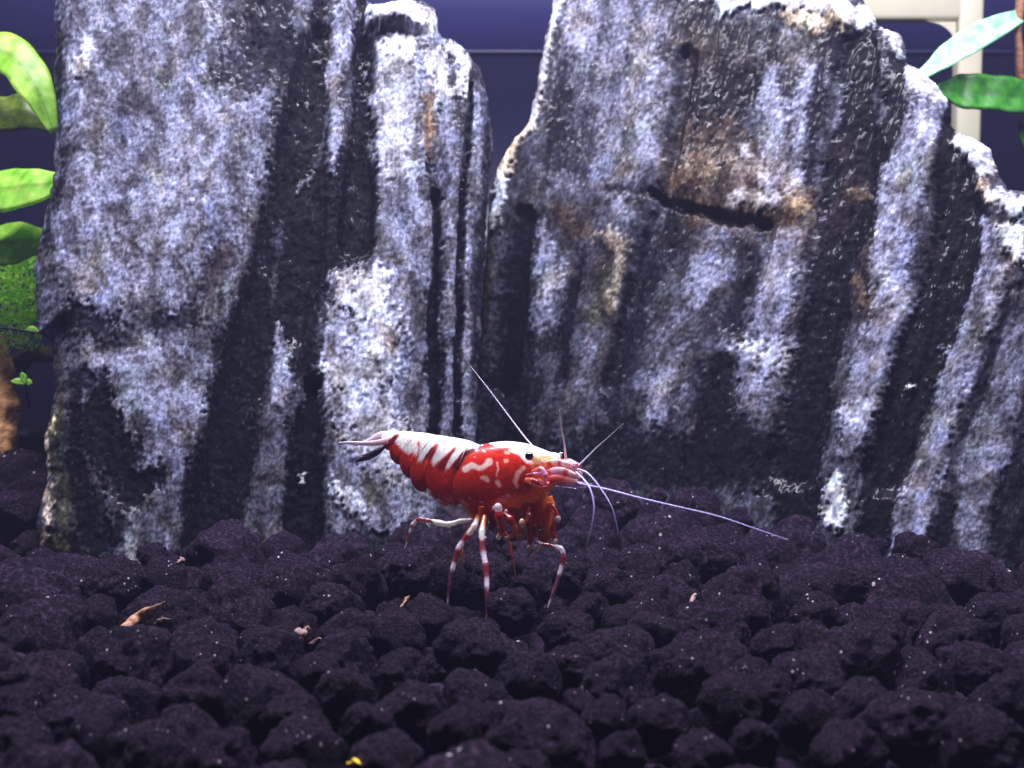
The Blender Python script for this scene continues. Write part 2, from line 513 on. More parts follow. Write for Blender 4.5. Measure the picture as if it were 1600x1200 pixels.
left_outline = [(95, -90), (88, 0), (86, 60), (86, 110), (89, 180), (86, 260), (81, 285), (73, 330), (62, 365), (56, 420),
                (58, 470), (62, 520), (78, 532), (84, 560), (83, 620), (76, 660), (71, 690), (74, 740), (66, 780), (58, 820),
                (62, 870), (60, 990), (735, 990), (738, 800), (743, 700), (746, 600), (751, 500), (757, 400), (763, 300),
                (771, 240), (768, 200), (764, 160), (759, 135), (750, 106), (740, 95), (728, 80), (706, 62), (690, 58),
                (686, 48), (681, 16), (662, 1), (630, 2), (582, 9), (574, 4), (566, -30), (560, -90)]
left_strokes = [
    (M_, 1, 30, [(100, 0, 60), (240, 200, 200), (200, 450, 160)]),
    (M_, 1, 20, [(200, 0, 100), (330, 150, 90), (330, 300, 80), (250, 520, 90), (240, 700, 60), (230, 860, 40)]),
    (L_, .6, 40, [(140, 60, 30), (130, 180, 30), (150, 330, 40)]),
    (L_, .7, 30, [(330, 200, 50), (270, 330, 60), (200, 420, 60), (130, 420, 40)]),
    (L_, .7, 30, [(230, 560, 50), (160, 600, 30), (300, 640, 30), (230, 640, 20)]),
    (W_, .8, 14, [(136, 75, 8), (122, 108, 14)]),
    (G, .5, 40, [(200, 110, 60), (170, 230, 30)]),
    (D, .8, 40, [(430, -10, 45), (400, 90, 50), (350, 120, 20)]),
    (D, .8, 40, [(440, 0, 40), (480, 150, 50), (460, 300, 50)]),
    (D, .8, 12, [(92, 0, 7), (92, 200, 5), (88, 300, 6), (70, 380, 5)]),
    (K, 1, 12, [(560, -80, 30), (560, 40, 18), (572, 150, 20), (570, 300, 34), (560, 380, 34)]),
    (K, .93, 18, [(505, -10, 12), (500, 90, 16), (480, 160, 30), (470, 300, 50), (450, 420, 60), (380, 560, 42), (350, 720, 50), (320, 880, 50)]),
    (K, .95, 20, [(540, 260, 30), (500, 400, 50), (460, 460, 50), (470, 560, 30)]),
    (D, .8, 20, [(470, 60, 20), (450, 200, 18), (420, 330, 14)]),
    (M_, .8, 12, [(470, -10, 10), (474, 40, 9)]),
    (L_, .85, 10, [(545, -60, 12), (538, 50, 11), (524, 110, 9), (526, 210, 9), (520, 260, 6), (516, 330, 4)]),
    (M_, .7, 6, [(512, 180, 4), (494, 250, 4), (466, 300, 3)]),
    (G, .6, 8, [(436, 340, 5), (430, 430, 6), (424, 480, 4)]),
    (G, .6, 8, [(546, 290, 3), (540, 330, 5)]),
    (B_, .75, 24, [(350, 395, 22), (330, 430, 24), (330, 500, 14)]),
    (B_, .5, 20, [(215, 430, 14), (190, 330, 12)]),
    (D, .75, 24, [(115, 500, 22), (175, 500, 20)]),
    (D, .65, 20, [(150, 540, 12), (260, 510, 16), (300, 490, 10)]),
    (K, .8, 18, [(120, 600, 14), (160, 590, 12), (150, 640, 26), (170, 690, 34), (200, 760, 26), (250, 745, 16)]),
    (K, .75, 20, [(120, 640, 18), (125, 740, 20), (140, 810, 26), (110, 860, 16)]),
    (G, .6, 12, [(190, 715, 12), (215, 722, 9)]),
    (B_, .5, 18, [(215, 660, 16), (230, 690, 12)]),
    (M_, .6, 12, [(270, 740, 12), (262, 790, 12)]),
    (K, .8, 20, [(150, 850, 24), (190, 820, 12)]),
    (G, .9, 14, [(235, 800, 26), (225, 900, 22)]),
    (L_, .5, 12, [(205, 840, 10), (215, 890, 14)]),
    (K, .85, 22, [(150, 620, 22), (165, 690, 36), (205, 770, 30), (245, 730, 12)]),
    (K, .75, 24, [(115, 640, 16), (120, 760, 20), (150, 850, 24)]),
    (D, .6, 24, [(110, 500, 24), (170, 515, 20)]), (D, .5, 20, [(255, 520, 16), (300, 480, 12)]),
    (Y_, .8, 10, [(92, 560, 8), (88, 680, 6), (92, 780, 10), (85, 870, 10)]),
    (C_, .9, 5, [(84, 640, 2), (74, 700, 3), (78, 750, 3), (72, 800, 5), (64, 840, 4)]),
    # white column on the right
    (M_, 1, 14, [(640, 10, 50), (640, 150, 44), (632, 300, 46), (628, 450, 46), (610, 600, 70), (600, 750, 80), (600, 860, 80)]),
    (L_, .8, 20, [(610, 120, 20), (606, 220, 18), (640, 290, 20), (630, 400, 26), (600, 500, 26)]),
    (W_, .95, 16, [(590, 18, 18), (640, 20, 26), (668, 30, 14), (628, 70, 26)]),
    (W_, .6, 20, [(680, 90, 16), (690, 150, 14)]),
    (W_, .8, 16, [(705, 78, 12), (726, 100, 10), (720, 140, 6)]),
    (G, .7, 16, [(605, 140, 12), (630, 165, 12), (648, 210, 8)]),
    (G, .6, 16, [(620, 330, 12), (648, 380, 8), (660, 470, 12), (655, 560, 14), (640, 650, 14), (640, 760, 20)]),
    (K, .95, 8, [(520, 300, 26), (540, 380, 26), (572, 400, 12), (570, 330, 22), (575, 200, 14)]),
    (L_, 1, 8, [(530, 440, 18), (545, 470, 26), (530, 540, 24), (520, 590, 26), (548, 650, 30), (560, 700, 20)]),
    (W_, .75, 14, [(545, 436, 12), (530, 470, 8), (575, 480, 16), (596, 440, 12), (590, 540, 14)]),
    (W_, .6, 14, [(505, 580, 10), (540, 600, 12), (560, 640, 10), (548, 670, 8)]),
    (W_, .6, 16, [(545, 780, 14), (560, 800, 12), (530, 770, 8)]),
    (L_, .6, 16, [(600, 600, 14), (620, 700, 14), (640, 820, 16)]),
    (Y_, .55, 16, [(580, 740, 14), (575, 780, 10)]),
    (L_, .9, 10, [(432, 500, 6), (440, 570, 10), (436, 640, 9), (450, 600, 8)]),
    (G, .85, 14, [(432, 650, 12), (412, 760, 18), (395, 860, 20)]),
    (K, .95, 14, [(490, 600, 12), (482, 650, 24), (478, 740, 30), (475, 850, 38)]),
    (G, .7, 8, [(404, 810, 8), (396, 850, 8)]),
    (W_, .9, 5, [(470, 735, 5), (472, 745, 4)]),  # glint at the crack, painted as a white dot
    (K, .8, 12, [(600, 850, 20), (540, 850, 14)]),
    (W_, .45, 34, [(560, 460, 30), (590, 520, 40), (560, 620, 40), (600, 700, 40)]),
    (W_, .35, 30, [(620, 90, 40), (620, 250, 30)]),
    # stripes along the right edge
    (L_, .5, 10, [(700, 160, 14), (708, 300, 12), (702, 420, 10), (700, 560, 8), (698, 700, 8)]),
    (R_, .9, 6, [(672, 130, 3), (672, 190, 7), (674, 250, 5)]),
    (K, .9, 7, [(673, 250, 3), (680, 330, 6), (682, 420, 8), (680, 560, 10), (678, 720, 8)]),
    (B_, .9, 5, [(738, 90, 3), (736, 150, 4)]),
    (K, .95, 6, [(736, 140, 4), (733, 240, 5), (728, 320, 6), (720, 400, 7), (716, 520, 8), (713, 700, 7)]),
    (L_, .7, 8, [(748, 130, 6), (744, 240, 7), (738, 340, 5), (733, 470, 6), (730, 560, 8), (730, 700, 8)]),
    (K, .7, 7, [(762, 200, 4), (758, 320, 4), (748, 450, 6), (744, 560, 5)]),
]
stone_l_mat = stone_mat('banded_stone', 0.0)
A1 = at(60, 700, 11.5); B1 = at(760, 700, 12.6)
rock_l = stone('rock', left_outline, A1[:2], B1[:2], 0.0155, 0.42, 0.5, 1.7, 1.2, G, left_strokes, 0.0, stone_l_mat, 1.0, 0.66,
               [(-0.12, 14, [(560, -60, 14), (568, 150, 16), (560, 380, 26)]),
                (-0.10, 24, [(500, 60, 20), (460, 300, 46), (440, 460, 50), (370, 640, 40), (330, 860, 44)]),
                (-0.12, 14, [(488, 600, 14), (478, 740, 26), (475, 850, 34)]),
                (-0.10, 6, [(680, 300, 5), (680, 720, 7)]),
                (-0.12, 6, [(735, 130, 4), (716, 520, 7), (713, 700, 6)]),
                (0.14, 14, [(590, 20, 20), (665, 30, 20)])])
tag(rock_l, 'tall grey and white banded stone on the left with black vertical veins', 'rock')

right_outline = [(872, -90), (866, 0), (856, 50), (846, 100), (838, 150), (828, 200), (812, 216), (795, 240), (780, 270), (768, 300),
                 (764, 340), (760, 380), (757, 440), (750, 520), (745, 600), (735, 700), (730, 800), (725, 960), (1900, 960), (1860, 600),
                 (1790, 420), (1700, 340), (1640, 305), (1600, 297), (1577, 293), (1558, 273), (1553, 253), (1547, 234),
                 (1527, 220), (1500, 207), (1486, 193), (1485, 173), (1480, 151), (1460, 130), (1440, 108), (1421, 98), (1418, 83),
                 (1413, 63), (1400, 51), (1380, 47), (1367, 37), (1362, 20), (1347, 0), (1325, -14), (1290, -25), (1180, -28), (1060, -40), (1000, -90)]
right_strokes = [
    (G, 1, 30, [(900, 0, 60), (980, 200, 90), (880, 500, 90)]),
    (M_, .9, 18, [(915, -10, 30), (910, 60, 28), (925, 100, 20)]),
    (L_, .7, 16, [(900, 0, 16), (905, 70, 16)]),
    (M_, .9, 22, [(1000, 20, 44), (985, 130, 46), (975, 230, 46), (960, 285, 34)]),
    (L_, .65, 20, [(1030, 100, 18), (1020, 180, 20), (1000, 240, 30), (960, 270, 20)]),
    (D, .7, 14, [(875, 110, 12), (870, 200, 18), (865, 250, 14)]),
    (D, .5, 16, [(905, 190, 10), (900, 280, 14)]),
    (K, .85, 12, [(825, 330, 14), (812, 400, 18), (795, 470, 22), (785, 600, 24)]),
    (D, .8, 16, [(840, 420, 10), (820, 560, 20), (800, 700, 30)]),
    (M_, .8, 16, [(862, 280, 16), (890, 290, 14)]),
    (R_, .75, 16, [(868, 320, 10), (890, 345, 14), (915, 370, 10)]),
    (L_, .9, 16, [(845, 350, 8), (860, 420, 22), (850, 480, 20), (850, 520, 12)]),
    (W_, .4, 12, [(865, 430, 10), (850, 480, 8)]),
    (K, .85, 10, [(906, 395, 6), (898, 460, 9), (882, 540, 10), (872, 640, 10)]),
    (L_, .8, 14, [(960, 310, 16), (985, 340, 12)]),
    (C_, .5, 20, [(950, 370, 16), (970, 390, 14), (950, 470, 12)]),
    (Y_, .7, 12, [(945, 390, 6), (942, 440, 8), (930, 500, 10)]),
    (G, .8, 20, [(930, 560, 20), (890, 640, 26)]),
    (L_, .4, 20, [(930, 540, 12), (905, 600, 12)]),
    # dark brown field at top middle
    (B_, .85, 16, [(1085, 60, 20), (1120, 90, 40), (1110, 180, 50), (1090, 210, 40)]),
    (D, .85, 20, [(1100, 50, 26), (1180, 90, 40), (1130, 150, 50), (1070, 240, 20), (1070, 290, 26)]),
    (K, .6, 16, [(1110, 150, 20), (1160, 130, 24), (1120, 190, 16)]),
    (B_, .6, 16, [(1080, 90, 16), (1070, 60, 14)]),
    (D, .75, 20, [(1060, 340, 30), (1030, 400, 26), (1000, 470, 26), (985, 560, 20)]),
    (G, .6, 26, [(1060, 480, 36), (1040, 560, 40)]),
    (L_, .85, 14, [(1120, 370, 14), (1105, 420, 26), (1130, 430, 20), (1090, 460, 20)]),
    (L_, .5, 22, [(1060, 500, 14), (1030, 600, 24), (1020, 690, 16)]),
    (K, .6, 16, [(1010, 330, 10), (985, 400, 8), (965, 500, 10), (950, 620, 14)]),
    # ledge with rusty quartz
    (R_, .9, 14, [(1050, 280, 16), (1100, 260, 22), (1130, 250, 18)]),
    (C_, .7, 10, [(1108, 240, 8), (1122, 266, 8)]),
    (R_, .8, 12, [(1080, 310, 12), (1110, 320, 10), (1230, 340, 18)]),
    (W_, .85, 10, [(1160, 230, 10), (1175, 250, 6)]),
    (W_, .8, 12, [(1140, 312, 10), (1180, 318, 12), (1215, 312, 12), (1190, 280, 10)]),
    (L_, .9, 14, [(1200, 120, 12), (1210, 190, 22), (1208, 260, 26), (1235, 290, 14)]),
    (L_, .45, 12, [(1150, 92, 7), (1185, 84, 9)]), (L_, .4, 12, [(1190, 180, 6), (1215, 160, 10)]), (L_, .35, 14, [(1090, 155, 4), (1110, 150, 6)]),
    (C_, .7, 14, [(1240, 310, 14), (1260, 325, 10)]),
    (D, .5, 10, [(1178, 240, 6), (1186, 260, 8)]),
    (K, 1, 8, [(1020, 296, 4), (1060, 316, 8), (1110, 334, 8), (1160, 347, 9), (1198, 348, 7)]),
    (K, .7, 8, [(940, 286, 4), (1010, 302, 5)]),
    # lower middle
    (L_, .9, 16, [(1235, 370, 20), (1215, 440, 28), (1205, 500, 30)]),
    (M_, .6, 16, [(1190, 560, 40), (1170, 640, 30)]),
    (L_, .9, 30, [(1150, 545, 18), (1200, 560, 30), (1245, 555, 22), (1180, 600, 20)]),
    (W_, .55, 26, [(1165, 540, 12), (1205, 565, 18), (1240, 560, 12)]),
    (D, .8, 20, [(1175, 380, 10), (1160, 470, 18), (1140, 500, 16)]),
    (K, .85, 18, [(1130, 580, 22), (1120, 650, 26), (1110, 700, 30)]),
    (L_, .6, 16, [(1060, 590, 14), (1010, 610, 20), (1030, 660, 12)]),
    (D, .8, 24, [(960, 650, 20), (950, 740, 30), (1050, 740, 30), (1150, 740, 40)]),  # shadow over the lower left, painted dark
    (M_, .5, 14, [(1170, 640, 12), (1150, 700, 10)]),
    (M_, .4, 14, [(880, 620, 10), (870, 690, 14), (940, 660, 12), (1020, 700, 12)]),
    ((46, 37, 36), .6, 50, [(1100, 120, 60), (1110, 230, 60), (1060, 360, 40)]),
    (R_, .5, 50, [(1120, 270, 80), (1250, 330, 50)]), ((96, 74, 56), .5, 44, [(1330, 220, 40), (1340, 330, 44), (1340, 460, 36)]), ((90, 82, 62), .4, 50, [(1080, 60, 30), (1180, 60, 40), (1290, 60, 30)]),
    (B_, .45, 40, [(900, 340, 36), (950, 420, 30)]),
    (K, .85, 36, [(880, 720, 26), (960, 690, 34), (1060, 720, 40), (1150, 690, 46), (1210, 740, 40)]),  # deeper shadow painted along the lower left foot
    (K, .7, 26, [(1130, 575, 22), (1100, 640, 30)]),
    (K, .55, 30, [(790, 560, 22), (770, 680, 30), (830, 700, 26)]),  # painted shadow carried on to the left edge
    (D, .6, 26, [(1010, 420, 20), (985, 520, 20), (960, 620, 22)]),
    (D, .55, 26, [(1150, 400, 12), (1150, 500, 18)]),
    # big dark band
    (L_, .85, 12, [(1262, 100, 14), (1250, 200, 16), (1245, 280, 12)]),
    (K, .95, 16, [(1345, 60, 26), (1330, 160, 40), (1330, 260, 44), (1300, 400, 34), (1290, 500, 34), (1265, 600, 34), (1240, 720, 40), (1250, 800, 40)]),
    (K, .9, 14, [(1400, 80, 18), (1400, 170, 20), (1370, 250, 24), (1340, 360, 24)]),
    (K, .8, 10, [(1280, 110, 8), (1268, 230, 10), (1262, 280, 6)]),
    (M_, .75, 9, [(1310, 130, 9), (1298, 190, 8), (1288, 230, 6)]),
    (D, .7, 14, [(1300, 60, 20), (1290, 100, 12)]),
    (B_, .8, 18, [(1310, 230, 14), (1330, 290, 24), (1300, 350, 18)]),
    (R_, .7, 10, [(1325, 300, 6), (1345, 300, 7)]),
    (B_, .7, 16, [(1340, 440, 18), (1345, 470, 16)]),
    (R_, .7, 9, [(1330, 430, 6), (1345, 460, 9), (1360, 480, 5)]),
    # blue grey band
    (L_, 1, 12, [(1455, 170, 18), (1430, 240, 32), (1400, 330, 36), (1392, 420, 30), (1400, 460, 28), (1370, 540, 30), (1355, 620, 38), (1325, 700, 14)]),
    (M_, .5, 20, [(1420, 290, 20), (1400, 380, 20)]),
    (W_, .35, 20, [(1385, 455, 12), (1410, 470, 12)]),
    (W_, .55, 24, [(1330, 640, 16), (1360, 640, 20), (1390, 630, 8)]),
    (W_, 1, 10, [(1305, 750, 12), (1305, 790, 18), (1300, 812, 18)]),
    (Y_, .6, 8, [(1290, 785, 4), (1285, 805, 4)]),
    # right dark band
    (K, .97, 14, [(1482, 190, 10), (1490, 270, 34), (1500, 340, 40), (1490, 430, 44), (1450, 530, 46), (1420, 620, 40), (1380, 730, 36), (1370, 850, 34)]),
    (K, .9, 10, [(1475, 160, 8), (1478, 230, 12)]),
    (D, .4, 14, [(1470, 420, 24), (1440, 560, 24)]),
    (D, .8, 12, [(1390, 760, 14), (1370, 800, 14)]),
    (L_, .95, 16, [(1555, 420, 16), (1530, 490, 24), (1490, 590, 24), (1465, 670, 22), (1440, 760, 24), (1420, 860, 26)]),
    (Y_, .5, 12, [(1540, 480, 8), (1450, 640, 8), (1430, 740, 6)]),
    (K, .8, 10, [(1590, 450, 8), (1550, 560, 10), (1530, 620, 12), (1500, 680, 8)]),
    (M_, .95, 18, [(1600, 540, 26), (1570, 640, 30), (1545, 720, 40), (1510, 830, 30)]),
    (L_, .5, 16, [(1560, 680, 16), (1530, 760, 14), (1520, 830, 12)]),
    (K, .8, 12, [(1480, 780, 12), (1470, 850, 14)]),
    (D, .9, 16, [(1620, 600, 14), (1600, 760, 30), (1590, 850, 40)]),
    # crests: white crust, and the lit top-right rim painted white
    (W_, .9, 10, [(1060, -20, 14), (1130, 4, 12), (1200, -10, 20), (1290, 5, 16), (1350, 30, 16)]),
    (C_, .7, 14, [(1240, 30, 14), (1320, 30, 10)]),
    (R_, .6, 12, [(1300, 40, 8), (1280, 20, 6)]),
    (M_, .6, 12, [(1180, 30, 14), (1230, 50, 14)]),
    (W_, .9, 8, [(1385, 50, 8), (1405, 66, 8), (1410, 84, 5)]),
    (W_, .95, 9, [(1432, 116, 14), (1450, 136, 18), (1472, 158, 10)]),
    (W_, .95, 9, [(1500, 220, 14), (1530, 240, 20), (1540, 265, 14)]),
    (C_, .6, 8, [(1530, 290, 8), (1548, 310, 8)]),
    (W_, .9, 9, [(1560, 300, 10), (1585, 320, 16), (1600, 310, 12)]),
    (W_, .95, 12, [(1570, 360, 16), (1590, 380, 26), (1640, 400, 40)]),
    (L_, .9, 10, [(1540, 350, 10), (1550, 420, 14)]),
    (B_, .6, 6, [(1545, 280, 6), (1560, 300, 5)]),
    # left rim: overhead-lit edge painted white and cream, olive below
    (W_, .9, 7, [(872, -20, 9), (864, 40, 7), (850, 100, 7), (838, 160, 7), (828, 196, 8)]),
    (C_, .95, 7, [(825, 200, 9), (806, 224, 10), (792, 250, 10), (784, 276, 9)]),
    (W_, .85, 7, [(784, 280, 9), (776, 320, 9), (770, 360, 7)]),
    (Y_, .9, 7, [(768, 370, 5), (762, 430, 7), (756, 480, 6), (750, 560, 4)]),
    (W_, 1, 4, [(1420, 603, 5), (1422, 605, 4)]),  # painted glint
    (W_, 1, 4, [(1367, 371, 4), (1369, 373, 4)]),  # another glint painted white
]
stone_r_mat = stone_mat('veined_stone', 0.28)
A2 = at(745, 700, 14.6); B2 = at(1600, 700, 11.3)
rock_r = stone('rock', right_outline, A2[:2], B2[:2], 0.0178, 0.42, 0.42, 1.9, 1.4, G, right_strokes, -0.22, stone_r_mat, 1.1, 0.60,
               [(0.05, 40, [(1040, 270, 22), (1120, 285, 40), (1220, 305, 36)]),
                (-0.12, 8, [(1020, 300, 5), (1060, 318, 8), (1160, 348, 9), (1200, 350, 6)]),
                (-0.09, 24, [(1340, 80, 30), (1320, 260, 46), (1290, 480, 34), (1240, 720, 40)]),
                (-0.10, 24, [(1485, 230, 16), (1500, 340, 38), (1440, 560, 44), (1380, 740, 34)]),
                (-0.14, 14, [(1070, 90, 14), (1050, 250, 10), (1000, 420, 12), (950, 600, 12)]),
                (-0.12, 12, [(822, 330, 10), (800, 470, 18), (785, 600, 20)])])
tag(rock_r, 'broad jagged grey stone on the right with slanting dark bands and rusty ledge', 'rock')


# ------------------------------------------------------------------ ground, back wall
def gz(x, y):
    return 0.66 * float(smooth(np.float64((y - 11.0) / 4.2))) - 0.16 * float(smooth(np.float64((y - 8.5) / 2.5))) + 0.05 * mnoise.noise(Vector((x * .35, y * .35, 3.3)))


def grid(name, x0, x1, y0, y1, nx, ny, f, m):
    V = [(x0 + (x1 - x0) * i / nx, y0 + (y1 - y0) * j / ny, 0) for i in range(nx + 1) for j in range(ny + 1)]
    V = [(x, y, f(x, y)) for x, y, _ in V]
    Fc = [[i * (ny + 1) + j, (i + 1) * (ny + 1) + j, (i + 1) * (ny + 1) + j + 1, i * (ny + 1) + j + 1] for i in range(nx) for j in range(ny)]
    return mesh_obj(name, V, Fc, m)


gm = granule_mat()
floor = grid('ground', -26, 26, -6, 25, 120, 90, lambda x, y: gz(x, y) - 0.55, gm)
tag(floor, kind='structure')


def box(name, c, s, m, parent=None, bev=0.05, seg=3, rot=None):
    bm = bmesh.new()
    bmesh.ops.create_cube(bm, size=1)
    for v in bm.verts:
        v.co = Vector((v.co.x * s[0], v.co.y * s[1], v.co.z * s[2]))
    if bev:
        bmesh.ops.bevel(bm, geom=bm.edges[:], offset=bev, segments=seg, profile=0.5, affect='EDGES')
    me = bpy.data.meshes.new(name)
    bm.to_mesh(me); bm.free()
    me.materials.append(m)
    for p in me.polygons: p.use_smooth = True
    o = bpy.data.objects.new(name, me)
    COL.objects.link(o)
    o.location = c
    if rot: o.rotation_euler = rot
    if parent is not None:
        o.parent = parent
        o.location = Vector(c) - parent.location
    return o


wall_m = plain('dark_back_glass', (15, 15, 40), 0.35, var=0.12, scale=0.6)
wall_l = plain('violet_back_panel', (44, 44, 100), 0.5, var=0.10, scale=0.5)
zc = at(800, 82, 24).z
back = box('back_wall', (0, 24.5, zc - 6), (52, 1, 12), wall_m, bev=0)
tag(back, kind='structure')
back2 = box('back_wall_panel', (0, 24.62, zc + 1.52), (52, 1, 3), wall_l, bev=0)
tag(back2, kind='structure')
strip = box('highlight_strip', (0, 23.95, zc), (52, 0.1, 0.06), plain('highlight_violet', (34, 33, 74), 0.4), bev=0.015)  # thin highlight line across the back, built as a violet bar
tag(strip, 'pale violet highlight rail crossing the dark back of the tank between the stones', 'strip')

# cream plastic bracket behind the right stone
cream = plain('cream_plastic', (176, 172, 148), 0.45, var=0.05, scale=2)
c0 = at(1500, 100, 20)
brk = empty('cream_bracket', at(1510, 300, 20))
tag(brk, 'cream plastic hanging bracket behind the jagged right stone', 'bracket')
pxs = 20.0 / F
box('upright', at(1511, 110, 20), (38 * pxs, 0.35, 330 * pxs), cream, brk, 0.08)
box('arm', at(1415, -8, 20.02), (232 * pxs, 0.34, 84 * pxs), cream, brk, 0.10)
# rounded inner corner
pts = [(1494, 34), (1494, 75)]
for k in range(9):
    a = k / 8 * math.pi / 2
    pts.append((1494 - 45 * (1 - math.cos(a)) , 75 - 41 * math.sin(a)))
Vv = []; 
for yy in (19.86, 20.14):
    for p in pts: Vv.append(tuple(at(p[0], p[1], yy)))
n_ = len(pts)
Fc = [list(range(n_)), list(range(2 * n_ - 1, n_ - 1, -1))] + [[i, (i + 1) % n_, n_ + (i + 1) % n_, n_ + i] for i in range(n_)]
mesh_obj('gusset', Vv, Fc, cream, brk, smooth_=False)


# ------------------------------------------------------------------ soil granules
def granule_mesh(seed, sub, name='soil_granule', lump=True):
    r = random.Random(seed)
    bm = bmesh.new()
    bmesh.ops.create_icosphere(bm, subdivisions=sub, radius=1)
    off = Vector((r.uniform(-90, 90), r.uniform(-90, 90), r.uniform(-90, 90)))
    sx, sy, sz = r.uniform(0.95, 1.14), r.uniform(0.86, 0.98), r.uniform(0.84, 1.0)
    dents = [(Vector((r.gauss(0, 1), r.gauss(0, 1), r.gauss(0, 1))).normalized(), r.uniform(0.80, 1.0)) for _ in range(r.randint(2, 5))]
    for v in bm.verts:
        p = v.co.normalized()
        k = 1 + 0.30 * mnoise.noise(p * 1.15 + off) + 0.14 * mnoise.noise(p * 2.3 + off) + 0.075 * mnoise.noise(p * 5.2 + off)
        k += 0.04 * mnoise.noise(p * 11 + off) + (0.02 * mnoise.noise(p * 23 + off) if sub > 3 else 0)
        q = p * k
        for dn, h in dents:           # worn flats
            e = q.dot(dn) - h
            if e > 0: q -= dn * e * 0.75
        v.co = Vector((q.x * sx, q.y * sy, q.z * sz))
    me = bpy.data.meshes.new(name)
    bm.to_mesh(me); bm.free()
    me.materials.append(gm)
    for p in me.polygons: p.use_smooth = True
    return me


NV = 26
variants = [granule_mesh(100 + i, 5 if i < 12 else 4) for i in range(NV)]

# granules placed after the photograph: x, y, width, height in photo pixels
hand = [(1090, 865, 108, 78), (1195, 862, 100, 60), (1165, 930, 108, 86), (1292, 915, 70, 50), (1110, 988, 104, 74), (1215, 1008, 76, 62),
        (1345, 1022, 128, 90), (1275, 958, 80, 56), (1020, 990, 84, 66), (1063, 1052, 82, 92), (1140, 1092, 92, 64), (1200, 1082, 78, 62),
        (1262, 1050, 110, 64), (1445, 1062, 84, 70), (1570, 1090, 90, 74), (1030, 1135, 86, 86), (1180, 1158, 68, 64), (1420, 1125, 130, 90),
        (1330, 1170, 110, 80), (1490, 990, 116, 66), (1420, 965, 100, 58), (1520, 1035, 90, 60), (1255, 1120, 80, 60), (1100, 1180, 90, 60),
        (737, 1018, 98, 100), (832, 1062, 84, 90), (892, 1036, 68, 58), (967, 1018, 104, 70), (957, 1082, 118, 96), (627, 1053, 84, 74),
        (648, 1112, 104, 82), (538, 991, 90, 68), (538, 1090, 88, 88), (844, 1148, 150, 100), (768, 1100, 60, 50), (603, 1182, 112, 66),
        (710, 1156, 74, 100), (60, 975, 134, 80), (208, 1028, 124, 92), (322, 1030, 88, 68), (420, 1024, 94, 78), (128, 1128, 124, 80),
        (60, 1070, 120, 90), (300, 1088, 104, 86), (398, 1086, 130, 88), (235, 1172, 110, 90), (495, 1050, 60, 60), (455, 915, 96, 64),
        (368, 908, 88, 58), (470, 1160, 110, 80), (340, 1180, 100, 70), (20, 1170, 110, 90), (180, 905, 84, 54), (632, 890, 92, 66),
        (700, 905, 60, 60), (560, 905, 80, 56), (520, 940, 90, 56), (668, 965, 70, 56), (620, 990, 80, 60), (800, 950, 70, 60),
        (890, 985, 80, 60), (990, 880, 80, 52), (960, 920, 76, 60), (1010, 930, 60, 50), (925, 950, 60, 46), (745, 900, 90, 70),
        (820, 905, 80, 60), (890, 895, 60, 50), (1560, 960, 80, 56), (1350, 900, 80, 50), (1410, 900, 80, 50), (1500, 900, 90, 50),
        (1350, 850, 80, 50), (90, 900, 90, 60), (30, 905, 80, 50), (150, 960, 60, 50), (290, 960, 80, 60), (255, 905, 70, 50),
        (240, 868, 44, 40), (390, 960, 74, 56), (905, 1100, 60, 50), (1530, 1150, 110, 90), (465, 985, 60, 50), (640, 840, 80, 50),
        (20, 840, 90, 50), (30, 790, 70, 44)]
gr = []      # x, y, z, r, fixed
for (px, py, ww, hh) in hand:
    p = at_z(px, py, 0.12)
    d = p.y
    if d > 10.6:
        p = at_z(px, py, 0.12 + gz(p.x, p.y)); d = p.y
    r = ww / 2 / F * d * 1.06
    szz = r * (0.92 if hh < .75 * ww else 1.05)
    ztop = at(px, py - hh / 2, d).z
    z0 = gz(p.x, p.y)
    gr.append([p.x, p.y, max(z0 - 0.3, min(z0 + 0.34, ztop - szz * 0.93)), r, szz / r])


def stone_front(x, y):
    """distance in front of the stones' faces (positive: free ground)"""
    def side(A, B, off):
        A, B = Vector(A[:2]), Vector(B[:2])
        d = (B - A).normalized()
        n = Vector((d.y, -d.x))
        if n.y > 0: n = -n
        return (Vector((x, y)) - A).dot(n) - off, (Vector((x, y)) - A).dot(d), (B - A).length
    s1, t1, l1 = side(A1, B1, 0.30)
    s2, t2, l2 = side(A2, B2, 0.30)
    blocked = (-0.05 < t1 < l1 and s1 < 0 and s1 > -2.6) or (-0.1 < t2 and s2 < 0 and s2 > -3)
    return not blocked


for rad, tries in ((0.40, 500), (0.35, 1500), (0.31, 2500), (0.26, 5000), (0.22, 8000), (0.18, 9000), (0.14, 9000)):
    for _ in range(tries):
        y = random.uniform(4.6, 16.5)
        x = random.uniform(-0.52 * y - 0.4, 0.52 * y + 0.4)
        r = rad * random.uniform(0.85, 1.15)
        if not stone_front(x, y): continue
        ok = True
        for g in gr:
            if abs(g[0] - x) > 0.8 or abs(g[1] - y) > 0.8: continue
            k = 1.0
            if math.hypot(g[0] - x, g[1] - y) < k * (g[3] + r):
                ok = False; break
        if ok:
            zz = gz(x, y) + 0.02 + random.uniform(-0.16, 0.12) + (0.1 - r) * 0.3
            if 7.5 < y < 9.3 and -0.14 < x / y < 0.08: zz = min(zz, 0.02 - r)      # a hollow where the shrimp stands
            gr.append([x, y, zz, r, 0])

vis = []
for g in gr:
    px, py = proj(np.array([g[0], g[1], g[2]]))
    wpx = 2 * g[3] / g[1] * F
    inside = -wpx / 2 < px < 1600 + wpx / 2 and py - wpx / 2 < 1200
    vis.append((wpx if inside else -1, float(px), float(py)))
order = sorted(range(len(gr)), key=lambda i: -vis[i][0])
single = [i for i in order if vis[i][0] > 0][:298]
rest = [i for i in range(len(gr)) if i not in set(single)]


